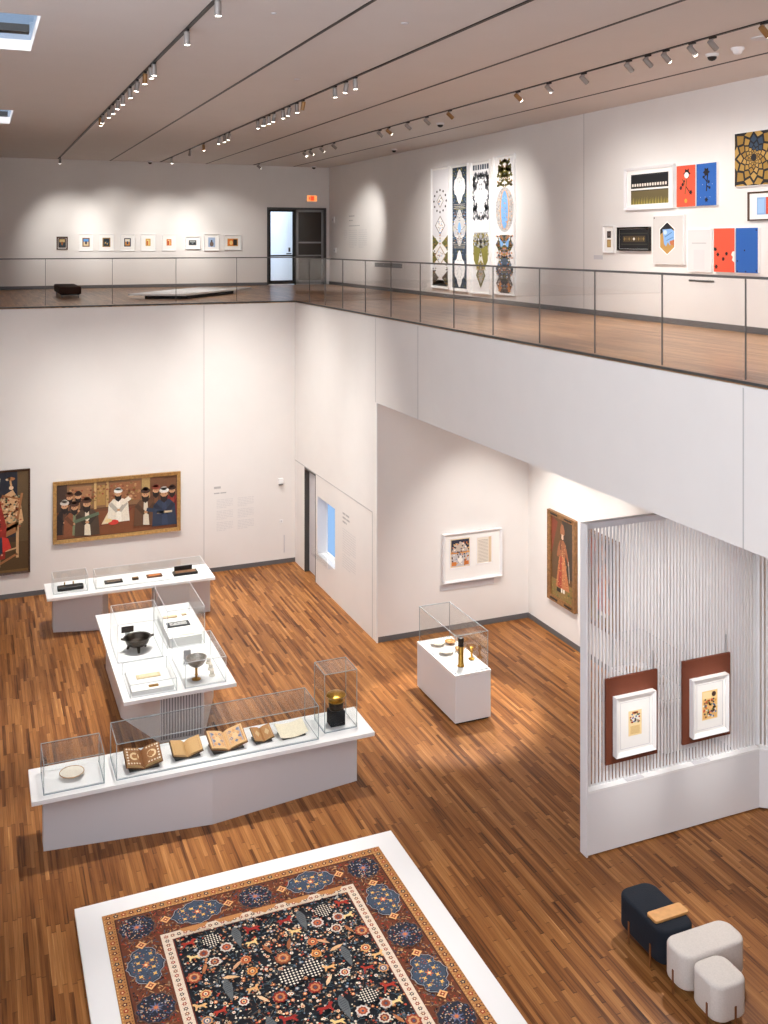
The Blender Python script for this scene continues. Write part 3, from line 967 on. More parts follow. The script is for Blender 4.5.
def p_dark(a, w, h):
    a.rect(0, 0, w, h, (26, 26, 28)).up().rect(w * .05, h * .74, w * .95, h * .8, (56, 54, 48)).rect(w * .05, h * .2, w * .95, h * .26, (56, 54, 48)).rect(w * .12, h * .34, w * .88, h * .66, (74, 62, 44)).up()
    for i in range(9):
        a.dia(w * (.18 + .08 * i), h * .5, w * .035, h * .1, [(140, 116, 70), (104, 84, 52)][i % 2])
    a.up().ell(w * .5, h * .5, w * .035, h * .07, (232, 226, 214), 10)
framed('framed_picture', 'black landscape panel with a tiny white centre in a dark frame', on_side(14.96, 14.04, 7.36), R90, .92, .425, .03, .06, M['black'],
       [(0, .035, .85, .355, p_dark, M['print'])], G)
t = thing('hexagon_picture', 'pale grey panel with a tall hexagon of black, gold and blue', 'picture', on_side(13.94, 13.14, 7.14), R90, G)
MB().box(-.40, .40, -.05, 0, 0, .83).build('panel', M['white'], t, .003)
a = Art()
a.rect(0, 0, .78, .81, (208, 204, 200)).up()
c = (.38, .43)
hx = [(0, .27), (-.185, .15), (-.185, -.15), (0, -.27), (.185, -.15), (.185, .15)]
a.poly([(c[0] + x * 1.08, c[1] + y * 1.06) for x, y in hx], (244, 242, 240)).up()
a.poly([(c[0] + x, c[1] + y) for x, y in hx], (184, 142, 78)).up()
a.poly([(c[0] + x, c[1] + y) for x, y in ((0, .27), (-.185, .15), (-.185, .06), (-.05, .14), (.185, .14))], (30, 30, 34)).up()
a.poly([(c[0] + x, c[1] + y) for x, y in ((-.12, .15), (.1, .16), (.185, .12), (.185, -.03), (.07, -.12), (.02, -.06), (-.03, -.14), (-.08, -.1), (-.1, .03))], (134, 176, 224)).up()
a.poly([(c[0] + x, c[1] + y) for x, y in ((.06, -.05), (.185, -.02), (.185, -.13), (.08, -.1))], (190, 110, 70)).ell(c[0] - .05, c[1] + .1, .05, .04, (196, 216, 240), 8)
a.line(c[0] - .06, c[1] + .02, c[0] + .12, c[1] + .1, .015, (84, 120, 170)).line(c[0] - .02, c[1] - .04, c[0] + .16, c[1] + .02, .012, (84, 120, 170))
a.up().ell(.04, .78, .014, .014, (60, 40, 40), 8)
a.build('painted_face', M['print'], t, -.39, -.0515, .01)
t = thing('framed_picture', 'nearly blank white panel with one faint line, between hexagon and red panel', 'picture', on_side(13.07, 12.49, 7.03), R90, G)
MB().box(-.29, .29, -.03, 0, 0, .70).build('panel', M['white'], t, .003)
a = Art()
a.rect(0, 0, .54, .66, (218, 216, 215)).up().rect(.1, .44, .44, .455, (186, 184, 184)).rect(.14, .02, .4, .34, (212, 210, 210))
a.build('printed_face', M['print'], t, -.27, -.0315, .02)
t = tag(MB().box(XR - .006, XR, 15.47, 15.76, 7.19, 7.27).build('wall_label', M['grey_white']), 'small grey caption label under the narrow white frame', 'label')

# return-air grilles low on the upper wall
for y0, y1, z0, z1, lab in ((26.87, 24.88, 6.80, 6.925, 'long grey air grille low on the wall past the tall panels'),
                            (13.06, 12.46, 6.87, 6.90, 'short grey slot grille under the blank panel behind the railing')):
    t = thing('air_vent', lab, 'vent', (XR - .001, (y0 + y1) / 2, z0), R90)
    w, h = y0 - y1, z1 - z0
    MB().box(-w / 2, w / 2, -.004, 0, 0, h).build('vent_backing', M['dark_grey'], t)
    mb = MB()
    n = max(2, int(h / .025))
    for i in range(n):
        mb.box(-w / 2, w / 2, -.012, -.004, h * i / n, h * (i + .45) / n)
    mb.build('slat', M['steel'], t)

# small wall devices
def wall_device(label, loc, rz, w, h, cat='wall switch', d=.04):
    t = thing('wall_switch', label, cat, loc, rz)
    MB().box(-w / 2, w / 2, -d, 0, 0, h).build('cover_plate', M['white'], t, .006)
    MB().box(-w / 4, w / 4, -d - .008, -d, h * .3, h * .7).build('rocker', M['grey_white'], t)
wall_device('white wall box above another beside the glazed doors', (XR - .001, 30.45, 8.16), R90, .2, .2, 'wall box')
wall_device('white wall switch low beside the glazed doors', (XR - .001, 30.3, 7.18), R90, .2, .16)

# ------------------------------------------------------------------ faint wall lettering
def lettering(name, label, loc, rz, blocks):
    """blocks: (x, z_top, width, rows, row_height, dark); each row a run of small word strokes."""
    t = thing(name, label, 'wall text', loc, rz)
    r = random.Random(5)
    for x, zt, w, rows, rh, dark in blocks:
        mb = MB()
        for i in range(rows):
            z1 = zt - i * rh
            u = x
            end = x + w * (1 if i < rows - 1 else .6)
            while u < end:
                l = min(rh * r.uniform(.8, 2.6), end - u)
                mb.box(u, u + l, -.002, 0, z1 - rh * .45, z1)
                u += l + rh * .35
        mb.build('text_block', M['text_dark'] if dark else M['text'], t)
lettering('wall_text', 'grey introductory lettering on the hall wall beside the big group painting', (5.03, YF - .001, .85), 0,
          [(0.0, 1.09, .26, 1, .11, True), (.0, .95, .5, 1, .06, True),
           (.06, .79, .38, 6, .036, False), (.55, .79, .38, 6, .036, False), (.06, .53, .38, 6, .036, False), (.55, .53, .38, 6, .036, False), (.06, .27, .38, 6, .036, False), (.55, .27, .38, 6, .036, False)])
lettering('wall_text', 'grey lettering in the pool of light on the upper wall', (XR - .001, 29.5, 7.29), R90,
          [(.45, 1.07, .8, 1, .08, True), (.45, .93, .6, 1, .06, True), (.45, .76, 1.6, 1, .06, True), (.45, .62, .7, 9, .065, False), (1.3, .62, .7, 9, .065, False), (0, .62, .28, 6, .055, False)])
lettering('wall_text', 'grey lettering on the white wall beside the display window', (XF - .001, 19.0, .75), R90,
          [(.05, 1.24, .4, 3, .085, True), (.05, .92, .75, 10, .05, False), (.05, .40, .75, 6, .05, False)])

# little devices on the hall's far wall
t = thing('wall_sensor', 'white wall sensor with a dark underside above the doorway corner', 'sensor', (6.6, YF - .001, 1.85))
MB().box(-.06, .06, -.05, 0, .02, .15).build('sensor_body', M['white'], t, .01)
MB().box(-.05, .05, -.055, -.01, 0, .02).build('sensor_window', M['dark_grey'], t)
t = thing('wall_switch', 'small white switch plate below the wall sensor', 'wall switch', (6.62, YF - .001, .95))
MB().box(-.04, .04, -.012, 0, 0, .08).build('cover_plate', M['white'], t, .003)
MB().box(-.015, .015, -.02, -.012, .02, .06).build('rocker', M['grey_white'], t)
t = tag(MB().box(6.685, 6.70, YF - .02, YF, .25, .66).build('wall_strip', M['grey_white']), 'thin vertical white strip low on the wall below the switch', 'wall strip')

# ------------------------------------------------------------------ big paintings of the hall
SKIN = (196, 148, 108)
def man(a, x, y, s, robe, coat, hat, beard=(34, 24, 20), lean=0.0, arms=True):
    """Standing or seated courtier, y = hem, s = height."""
    k = s
    a.poly([(x - .30 * k, y), (x + .32 * k, y), (x + (.28 + lean) * k, y + .52 * k), (x + (.14 + lean) * k, y + .66 * k), (x + (-.14 + lean) * k, y + .66 * k), (x + (-.27 + lean) * k, y + .52 * k)], coat).up()
    a.poly([(x - .06 * k, y + .02 * k), (x + .10 * k, y), (x + (.05 + lean) * k, y + .62 * k), (x + (-.04 + lean) * k, y + .62 * k)], robe).up()
    if arms:
        sh = tuple(int(v * .78) for v in coat)
        a.line(x + (-.23 + lean) * k, y + .54 * k, x - .02 * k, y + .30 * k, .11 * k, sh).line(x + (.23 + lean) * k, y + .54 * k, x + .04 * k, y + .30 * k, .11 * k, sh).up()
        a.ell(x + .01 * k, y + .34 * k, .05 * k, .035 * k, SKIN, 8)
    hx = x + lean * k
    a.ell(hx, y + .78 * k, .095 * k, .11 * k, SKIN, 12).up()
    a.poly([(hx - .095 * k, y + .78 * k), (hx - .04 * k, y + .73 * k), (hx + .04 * k, y + .73 * k), (hx + .095 * k, y + .78 * k), (hx + .08 * k, y + .64 * k), (hx, y + .57 * k), (hx - .08 * k, y + .64 * k)], beard)
    a.ell(hx - .028 * k, y + .80 * k, .012 * k, .009 * k, beard, 6).ell(hx + .028 * k, y + .80 * k, .012 * k, .009 * k, beard, 6).up()
    a.ell(hx, y + .89 * k, .125 * k, .07 * k, hat, 12).ell(hx, y + .94 * k, .08 * k, .05 * k, tuple(int(v * .88) for v in hat), 10).up()

def p_audience(a, w, h):
    a.rect(0, 0, w, h, (94, 62, 40)).up()
    a.rect(0, h * .52, w, h, (132, 98, 66)).rect(0, 0, w, h * .46, (124, 74, 44)).up()
    a.rect(w * .0, h * .5, w * .08, h, (66, 46, 34)).rect(w * .30, h * .5, w * .32, h, (196, 160, 104)).rect(w * .40, h * .52, w * .42, h, (188, 152, 98)).rect(w * .70, h * .52, w * .77, h, (176, 146, 92)).rect(w * .77, h * .6, w, h, (112, 74, 48))
    a.rect(w * .10, h * .56, w * .28, h * .95, (156, 112, 76)).rect(w * .325, h * .56, w * .395, h * .94, (166, 128, 72)).rect(w * .43, h * .6, w * .69, h * .96, (146, 96, 62)).up()
    r = random.Random(3)
    for i in range(120):
        u, v = r.uniform(.1, .69), r.uniform(.6, .94)
        a.dia(w * u, h * v, w * .012, h * .02, [(176, 128, 84), (120, 72, 46), (140, 116, 60), (184, 146, 100), (150, 80, 52)][i % 5])
    a.rect(0, h * .45, w, h * .5, (110, 66, 38)).up()
    a.poly([(w * .34, h * .16), (w * .56, h * .28), (w * .62, h * .46), (w * .42, h * .40)], (112, 50, 36)).up()
    for i in range(20):
        a.dia(w * (.4 + .009 * i), h * (.24 + .1 * ((i * 3) % 7) / 7), w * .008, h * .012, [(186, 132, 84), (66, 40, 34)][i % 2])
    # crowd on one side
    for (x, y, s, rb, ct, ht) in ((.10, .28, .60, (120, 80, 50), (60, 42, 34), (96, 60, 40)), (.17, .30, .58, (150, 110, 70), (84, 58, 44), (58, 36, 28)), (.06, .08, .66, (90, 60, 44), (44, 34, 32), (206, 196, 184)),
                                  (.14, .04, .66, (120, 130, 96), (132, 80, 52), (78, 48, 36)), (.24, .02, .74, (226, 214, 190), (78, 62, 48), (84, 54, 40))):
        man(a, w * x, h * y, h * s, rb, ct, ht)
    a.line(w * .14, h * .30, w * .34, h * .42, h * .06, (96, 112, 88)).up()
    # seated figure in white
    a.poly([(w * .36, h * .20), (w * .56, h * .22), (w * .52, h * .40), (w * .42, h * .44)], (226, 208, 170)).up()
    man(a, w * .50, h * .22, h * .66, (240, 234, 220), (228, 220, 202), (240, 236, 228), (26, 20, 18))
    a.line(w * .53, h * .56, w * .60, h * .66, h * .08, (228, 220, 202)).ell(w * .46, h * .22, w * .045, h * .05, (206, 60, 50), 10).up()
    a.ell(w * .42, h * .26, w * .03, h * .04, (230, 206, 150), 8).ell(w * .605, h * .68, w * .016, h * .03, SKIN, 8).up()
    for (x, y, s, rb, ct, ht) in ((.96, .22, .62, (150, 60, 44), (126, 40, 34), (60, 40, 32)), (.82, .22, .66, (120, 80, 50), (96, 62, 44), (136, 62, 44)), (.73, .10, .74, (216, 206, 186), (98, 68, 46), (64, 40, 30)),
                                  (.89, .06, .76, (52, 66, 92), (44, 56, 78), (232, 228, 220))):
        man(a, w * x, h * y, h * s, rb, ct, ht)
    a.line(w * .89, h * .32, w * .74, h * .40, h * .07, (44, 56, 78)).rect(w * .83, h * .30, w * .96, h * .34, (196, 180, 150))

t = thing('framed_painting', 'wide gilt framed painting of a seated figure in white amid turbaned men', 'painting', (2.90, YF - .001, 1.05), 0, 'large paintings')
W, H = 2.72, 1.325
moulding(W, H, .075, .07, 0, 0).build('frame', M['gold'], t)
MB().box(-W / 2 + .05, W / 2 - .05, -.025, 0, .05, H - .05).build('backing', M['wood_frame'], t)
a = Art()
p_audience(a, W - .17, H - .17)
a.clip(W - .17, H - .17)
a.build('canvas', M['paint'], t, -(W - .17) / 2, -.027, .085)

def p_throne(a, w, h):
    a.rect(0, 0, w, h, (62, 44, 28)).up()
    a.rect(0, h * .35, w * .86, h, (34, 38, 50)).rect(w * .86, h * .3, w, h, (96, 76, 48)).rect(0, 0, w, h * .30, (84, 62, 34)).up()
    g1, g2, g3 = (206, 164, 118), (160, 108, 66), (228, 196, 158)
    # gilded throne
    a.poly([(w * .60, h * .42), (w * .94, h * .50), (w * .90, h * .70), (w * .80, h * .82), (w * .66, h * .76), (w * .60, h * .70)], g1).up()
    r = random.Random(8)
    for i in range(150):
        u, v = r.uniform(.61, .90), r.uniform(.45, .76)
        a.dia(w * u, h * v, w * .018, h * .010, [g2, g3, (60, 44, 36), (178, 84, 56), (120, 128, 100)][i % 5])
    a.up()
    a.line(w * .92, h * .78, w * .86, h * .52, w * .03, g2).line(w * .92, h * .50, w * .5, h * .34, w * .04, g1).line(w * .86, h * .50, w * .86, h * .14, w * .035, g1).line(w * .62, h * .36, w * .62, h * .06, w * .035, g1)
    a.line(w * .86, h * .18, w * .60, h * .08, w * .03, g2).line(w * .86, h * .24, w * .62, h * .20, w * .02, g1).line(w * .62, h * .42, w * .86, h * .46, w * .03, g1)
    a.poly([(w * .50, h * .44), (w * .86, h * .50), (w * .86, h * .40), (w * .55, h * .30)], g2).up()
    a.ell(w * .78, h * .84, w * .03, h * .02, g3).ell(w * .78, h * .93, w * .05, h * .018, g2).line(w * .78, h * .86, w * .76, h * .94, w * .025, g1).ell(w * .735, h * .925, w * .03, h * .012, g3).line(w * .66, h * .77, w * .90, h * .72, w * .025, g2).up()
    # robed sitter, long dark beard, tall crown
    a.poly([(w * 0.22, h * .10), (w * 0.70, h * .14), (w * 0.72, h * .46), (w * 0.64, h * .70), (w * 0.34, h * .70), (w * 0.24, h * .44)], (150, 44, 32)).up()
    for i in range(120):
        u, v = r.uniform(.28, .66), r.uniform(.16, .66)
        a.dia(w * u, h * v, w * .014, h * .008, [g1, (206, 70, 52), (90, 30, 28), g3][i % 4])
    a.up().poly([(w * 0.66, h * .20), (w * 0.78, h * .24), (w * 0.74, h * .34), (w * 0.66, h * .36)], (206, 56, 46)).poly([(w * 0.63, h * .18), (w * 0.67, h * .2), (w * 0.66, h * .36), (w * 0.62, h * .34)], (40, 60, 76)).up()
    a.ell(w * 0.52, h * .80, w * .085, h * .05, SKIN, 14).up().poly([(w * 0.44, h * .80), (w * 0.60, h * .80), (w * 0.58, h * .66), (w * 0.52, h * .52), (w * 0.47, h * .66)], (20, 16, 16)).up()
    a.poly([(w * 0.44, h * .83), (w * 0.62, h * .83), (w * 0.64, h * .94), (w * 0.53, h * .98), (w * 0.43, h * .94)], (216, 206, 196)).line(w * 0.40, h * .44, w * 0.30, h * .20, w * .05, g1).up()
    a.rect(0, 0, w, h * .025, (120, 90, 50))
t = thing('framed_painting', 'tall dark framed painting of a robed sitter on a gilded throne', 'painting', (.28, YF - .001, .52), 0, 'large paintings')
W, H = 1.60, 2.195
moulding(W, H, .035, .06, 0, 0).build('frame', M['wood_frame'], t)
MB().box(-W / 2 + .02, W / 2 - .02, -.025, 0, .02, H - .02).build('backing', M['wood_frame'], t)
a = Art()
p_throne(a, W - .08, H - .08)
a.clip(W - .08, H - .08)
a.build('canvas', M['paint'], t, -(W - .08) / 2, -.027, .04)

# gallery pictures
def p_folio(a, w, h):
    a.rect(0, 0, w, h, (226, 206, 170)).up().rect(w * .04, h * .5, w * .96, h * .97, (38, 42, 60)).rect(w * .04, h * .03, w * .96, h * .5, (196, 190, 190)).up()
    r = random.Random(21)
    a.rect(w * .02, h * .48, w * .98, h * .53, (206, 140, 72)).poly([(w * .05, h * .54), (w * .95, h * .54), (w * .75, h * .80), (w * .5, h * .9), (w * .2, h * .78)], (196, 180, 164)).up()
    for i in range(70):
        u, v = r.uniform(.08, .92), r.uniform(.06, .86)
        a.ell(w * u, h * v, w * .04, h * .028, [(238, 230, 220), (206, 120, 60), (44, 44, 58), (222, 176, 110), (140, 150, 170), (90, 62, 48)][i % 6], 8)
    a.up().ell(w * .5, h * .28, w * .14, h * .12, (240, 234, 226), 12).rect(w * .06, h * .06, w * .3, h * .2, (206, 124, 56)).rect(w * .7, h * .06, w * .94, h * .2, (200, 116, 54)).ell(w * .42, h * .36, w * .04, h * .05, (60, 44, 40)).ell(w * .6, h * .34, w * .04, h * .05, (60, 44, 40))
def p_script(a, w, h):
    a.rect(0, 0, w, h, (228, 220, 206)).up().rect(w * .8, 0, w * .96, h, (214, 190, 158)).up()
    for i in range(16):
        v = h * (.06 + .055 * i)
        a.rect(w * .08, v, w * .76, v + h * .02, (176, 166, 154))
t = thing('framed_picture', 'wide white frame with a painted folio and a page of script on the gallery wall', 'picture', (8.955, YA - .002, .95), 0)
W, H = 1.27, .93
moulding(W, H, .035, .10, 0, 0).build('frame', M['white_satin'], t)
MB().box(-W / 2 + .03, W / 2 - .03, -.05, 0, .03, H - .03).build('mat_board', M['board'], t)
for cx, z0, pw, ph, fn, nm in ((-.27, .27, .42, .55, p_folio, 'picture'), (.26, .29, .32, .50, p_script, 'script_page')):
    a = Art()
    fn(a, pw, ph)
    a.build(nm, M['print'], t, cx - pw / 2, -.0515, z0)
    moulding(pw + .05, ph + .05, .02, .01, 0, 0).build('mount_edge', M['white'], t).location = (cx, -.05, z0 - .025)
tag(MB().box(8.27, 9.45, YA - .02, YA, .79, .90).build('mounted_label', M['grey_white'], None, .002), 'pale caption strip on the wall under the wide white folio frame', 'label')

def p_portrait(a, w, h, seed=1):
    a.rect(0, 0, w, h, (96, 68, 40)).up().rect(w * .5, h * .3, w, h, (60, 50, 40)).rect(0, 0, w, h * .22, (136, 108, 62)).poly([(0, h * .5), (w * .3, h * .95), (0, h)], (124, 60, 40)).up()
    r = random.Random(seed)
    for i in range(30):
        a.ell(w * r.uniform(.03, .97), h * r.uniform(.02, .2), w * .03, h * .012, [(116, 118, 56), (150, 128, 70), (90, 92, 50)][i % 3], 7)
    a.up()
    a.poly([(w * .22, h * .14), (w * .84, h * .14), (w * .66, h * .46), (w * .62, h * .56), (w * .40, h * .56), (w * .34, h * .46)], (186, 116, 74)).up()
    a.poly([(w * .30, h * .14), (w * .48, h * .14), (w * .50, h * .54), (w * .42, h * .54)], (160, 66, 44)).poly([(w * .36, h * .54), (w * .66, h * .54), (w * .68, h * .70), (w * .56, h * .75), (w * .42, h * .74), (w * .34, h * .68)], (150, 92, 60)).up()
    for i in range(90):
        v = r.uniform(.16, .72)
        hw = .30 * (1 - min(v, .5) * 1.3) + .06
        a.dia(w * (.52 + r.uniform(-hw, hw)), h * v, w * .016, h * .007, [(222, 178, 120), (120, 60, 40), (206, 150, 96), (90, 84, 60)][i % 4])
    a.up().line(w * .36, h * .66, w * .30, h * .52, w * .08, (150, 92, 60)).line(w * .66, h * .66, w * .78, h * .50, w * .08, (150, 92, 60)).up()
    a.ell(w * .79, h * .48, w * .035, h * .015, SKIN, 8).line(w * .80, h * .52, w * .84, h * .26, w * .02, (216, 206, 190)).ell(w * .52, h * .80, w * .075, h * .045, (226, 196, 166), 12).up()
    for q in (-1, 1):
        a.ell(w * (.52 + q * .03), h * .808, w * .012, h * .005, (52, 36, 30), 6).line(w * (.52 + q * .016), h * .819, w * (.52 + q * .05), h * .821, h * .004, (60, 40, 32)).ell(w * (.52 + q * .06), h * .79, w * .02, h * .03, (70, 46, 36), 8)
    a.ell(w * .52, h * .778, w * .016, h * .005, (176, 80, 66), 6).line(w * .52, h * .805, w * .522, h * .79, w * .01, (196, 156, 128)).up()
    a.poly([(w * .42, h * .82), (w * .62, h * .82), (w * .62, h * .88), (w * .56, h * .94), (w * .48, h * .95), (w * .43, h * .89)], (150, 96, 64)).line(w * .46, h * .76, w * .44, h * .62, w * .03, (40, 28, 24)).up()
    a.rect(w * .26, h * .08, w * .44, h * .13, (44, 34, 26)).rect(w * .56, h * .09, w * .62, h * .14, (230, 224, 210)).rect(w * .46, h * .09, w * .52, h * .14, (230, 224, 210))
def portrait(label, y0, y1, z0, z1, seed):
    w, h = y0 - y1, z1 - z0
    t = thing('framed_painting', label, 'painting', (XA - .002, (y0 + y1) / 2, z0), R90, 'portraits on the gallery side wall')
    moulding(w, h, .10, .07, 0, 0).build('frame', M['bronze_frame'], t)
    MB().box(-w / 2 + .08, w / 2 - .08, -.03, 0, .08, h - .08).build('backing', M['wood_frame'], t)
    for z in (.035, h - .065):
        for u in (-.24, .24):
            MB().box(u - .12, u + .12, -.072, -.05, z, z + .03).build('inlay', M['inlay'], t)
    a = Art()
    p_portrait(a, w - .2, h - .2, seed)
    a.build('canvas', M['paint'], t, -(w - .2) / 2, -.032, .1)
portrait('tall gilt framed portrait of a robed standing figure beside the slatted screen', 16.29, 15.35, .68, 2.385, 1)
portrait('tall gilt framed portrait glimpsed through the white slats', 15.02, 14.02, .70, 2.355, 2)
tag(MB().box(XA - .008, XA, 13.60, 13.78, .95, 1.15).build('wall_label', M['grey_white']), 'small wall caption seen through the white slats', 'label')

# ------------------------------------------------------------------ white slatted screen
YP = 10.135
t = thing('slatted_screen', 'white slatted screen with solid base standing under the balcony edge', 'screen', (0, 0, 0))
MB().box(6.885, 6.91, YP - .005, YP + .135, 0, 4.06).build('end_post', M['white_satin'], t, .004)
MB().box(6.91, 9.60, YP, YP + .125, .02, .77).build('base_panel', M['white_satin'], t)
MB().box(6.91, 9.62, YP - .004, YP + .13, .77, .80).build('ledge', M['white'], t, .003)
MB().box(6.91, 9.62, YP + .04, YP + .13, 3.99, 4.06).build('top_rail', M['grey_white'], t)
mb = MB()
n = 53
for i in range(n):
    x = 6.945 + (9.64 - 6.945) * i / (n - 1)
    mb.box(x - .0125, x + .0125, YP + .085, YP + .105, .80, 3.99)
mb.build('slats', M['white_satin'], t)
# the wing that turns toward the side wall
ang = math.atan2(-.077, .10)
L = .79
u = Vector((math.cos(ang), math.sin(ang), 0))
nrm = Vector((-u.y, u.x, 0))
def wing_box(mb, s0, s1, d0, d1, z0, z1):
    o = Vector((9.60, YP, 0))
    c = [o + u * s + nrm * q for s, q in ((s0, d0), (s1, d0), (s1, d1), (s0, d1))]
    return mb.prism([(p.x, p.y) for p in c], z0, z1)
wing_box(MB(), 0, L, 0, .125, .02, .77).build('wing_panel', M['white_satin'], t)
wing_box(MB(), 0, L, -.004, .13, .77, .80).build('ledge', M['white'], t, .003)
wing_box(MB(), .02, L, .04, .13, 3.99, 4.06).build('top_rail', M['grey_white'], t)
mb = MB()
for i in range(17):
    s = -.05 + i * .0513
    wing_box(mb, s - .0125, s + .0125, .085, .105, .80, 3.99)
mb.build('slats', M['white_satin'], t)

def p_min1(a, w, h):
    a.rect(0, 0, w, h, (240, 216, 164)).up().rect(w * .1, h * .05, w * .9, h * .40, (236, 208, 150)).up()
    r = random.Random(4)
    for i in range(9):
        a.rect(w * .16, h * (.08 + .035 * i), w * .84, h * (.095 + .035 * i), (206, 170, 110))
    a.ell(w * .5, h * .66, w * .34, h * .15, (232, 226, 216), 12).up()
    for i in range(26):
        a.ell(w * r.uniform(.12, .88), h * r.uniform(.50, .88), w * .07, h * .035, [(178, 60, 40), (60, 110, 170), (70, 60, 56), (230, 220, 206), (206, 150, 80), (110, 130, 90)][i % 6], 8)
    a.up().rect(w * .28, h * .86, w * .72, h * .95, (196, 110, 60)).ell(w * .5, h * .9, w * .12, h * .05, (120, 70, 50), 8)
def p_min2(a, w, h):
    a.rect(0, 0, w, h, (240, 206, 140)).up().rect(w * .06, h * .04, w * .94, h * .70, (226, 178, 110)).rect(w * .06, h * .74, w * .6, h * .96, (246, 220, 166)).up()
    r = random.Random(6)
    for i in range(60):
        a.ell(w * r.uniform(.1, .9), h * r.uniform(.08, .70), w * .06, h * .035, [(60, 50, 48), (206, 80, 56), (236, 228, 216), (70, 110, 150), (210, 150, 60), (110, 62, 44), (130, 140, 96)][i % 7], 8)
    a.up().ell(w * .76, h * .86, w * .14, h * .09, (66, 40, 34), 12)
def screen_panel(lab_b, lab_f, x0, x1, z0, z1, fx0, fx1, fz0, fz1, paint, pic):
    w, h = x1 - x0, z1 - z0
    b = thing('hanging_panel', lab_b, 'panel', ((x0 + x1) / 2, YP + .07, z0), 0, 'rust brown panels hung on the screen')
    MB().box(-w / 2, w / 2, -.03, 0, 0, h).build('board', M['brown_panel'], b, .002)
    for s in (-w / 2 + .06, w / 2 - .06):
        MB().tube((s, -.015, h), (s, -.015, h + .24), .004, 8).build('hanging_rod', M['dark_grey' if s > 0 else 'white'], b)
    fw, fh = fx1 - fx0, fz1 - fz0
    f = thing('framed_picture', lab_f, 'picture', ((fx0 + fx1) / 2, YP + .039, fz0), 0, 'white framed miniatures on the brown panels')
    moulding(fw, fh, .045, .08, 0, 0).build('frame', M['white'], f)
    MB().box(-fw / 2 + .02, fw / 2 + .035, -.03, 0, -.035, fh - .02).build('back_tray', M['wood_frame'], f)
    MB().box(-fw / 2 + .03, fw / 2 - .03, -.045, -.02, .03, fh - .03).build('mat_board', M['board'], f)
    pw, ph = pic
    a = Art()
    paint(a, pw, ph)
    a.build('picture', M['print'], f, -pw / 2, -.0465, (fh - ph) / 2 + .01)
    moulding(fw - .16, fh - .16, .006, .004, 0, 0).build('mount_edge', M['grey_white'], f).location = (0, -.044, .08)
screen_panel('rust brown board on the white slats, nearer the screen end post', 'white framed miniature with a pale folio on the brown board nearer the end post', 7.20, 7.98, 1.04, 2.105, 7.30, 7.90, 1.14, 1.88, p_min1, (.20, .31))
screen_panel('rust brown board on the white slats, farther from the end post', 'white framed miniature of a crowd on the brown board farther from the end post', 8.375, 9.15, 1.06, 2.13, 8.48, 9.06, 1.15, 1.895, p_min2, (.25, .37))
for x, lab in ((7.62, 'slim grey caption on the screen ledge beneath the folio miniature'), (8.66, 'slim grey caption on the screen ledge beneath the crowd miniature')):
    o = tag(MB().box(x - .13, x + .13, YP + .005, YP + .075, .801, .807).build('caption_plate', M['grey_white']), lab, 'label', 'captions on the screen ledge')

# ------------------------------------------------------------------ display tables
ZT = .80
def bonnet(label, x0, x1, y0, y1, z0, z1, edge='edge', group='glass covers on the display tables'):
    t = thing('glass_bonnet', label, 'glass cover', ((x0 + x1) / 2, (y0 + y1) / 2, z0), 0, group)
    w, d, h = (x1 - x0) / 2, (y1 - y0) / 2, z1 - z0
    bonnet_mesh(-w, w, -d, d, 0.001, h).build('glass_panes', M['glass'], t)
    edge_mesh(-w, w, -d, d, 0.001, h, .008 if edge == 'edge' else .007).build('edge_strips', M[edge], t)
    return t
def top_slab(t, x0, x1, y0, y1, decks):
    MB().box(x0, x1, y0, y1, ZT - .055, ZT).build('table_top', M['white'], t, .004)
    for a, b, c, d in decks:
        MB().box(a + .012, b - .012, c + .012, d - .012, ZT, ZT + .018).build('deck', M['white'], t, .002)
# nearest long table
ft = thing('display_table', 'long white display table nearest the carpet, holding open books', 'display table', (0, 0, 0), 0, 'white display tables')
fb = [(.77, 1.48, 12.60, 13.15), (1.63, 4.28, 12.60, 13.2), (4.41, 4.88, 12.72, 13.16)]
top_slab(ft, .625, 5.06, 12.50, 13.30, [])
MB().prism([(.78, 12.81), (2.83, 12.57), (4.92, 12.82), (4.92, 13.05), (2.83, 13.2), (.78, 13.05)], 0, ZT - .055).build('pedestal_base', M['grey_white'], ft)
for a, b, c, d in fb:
    MB().box(a + .012, b - .012, c + .012, d - .012, ZT, ZT + .018).build('deck', M['white'], ft, .002)
bonnet('clear glass cover over the white dish on the nearest table', *fb[0], ZT, 1.17)
bonnet('long clear glass cover over the row of open books', *fb[1], ZT, 1.25)
bonnet('tall narrow glass cover over the brass and black jar', *fb[2], ZT, 1.60)
# far long table
bt = thing('display_table', 'long white display table nearest the far wall below the group painting', 'display table', (0, 0, 0), 0, 'white display tables')
bb = [(1.38, 2.01, 19.70, 20.15), (2.16, 4.27, 19.70, 20.15)]
top_slab(bt, 1.25, 4.45, 19.53, 20.42, bb)
MB().prism([(1.39, 19.94), (2.28, 19.70), (2.42, 19.95), (2.42, 20.3), (1.39, 20.3)], 0, ZT - .055).build('pedestal_base', M['grey_white'], bt)
MB().prism([(3.32, 19.80), (4.42, 19.86), (4.42, 20.36), (3.32, 20.3)], 0, ZT - .055).build('pedestal_base', M['grey_white'], bt)
bonnet('clear glass cover over the single black box on the far table', *bb[0], ZT, 1.10, 'edge_light')
bonnet('long clear glass cover over four small dark pieces on the far table', *bb[1], ZT, 1.06, 'edge_light')
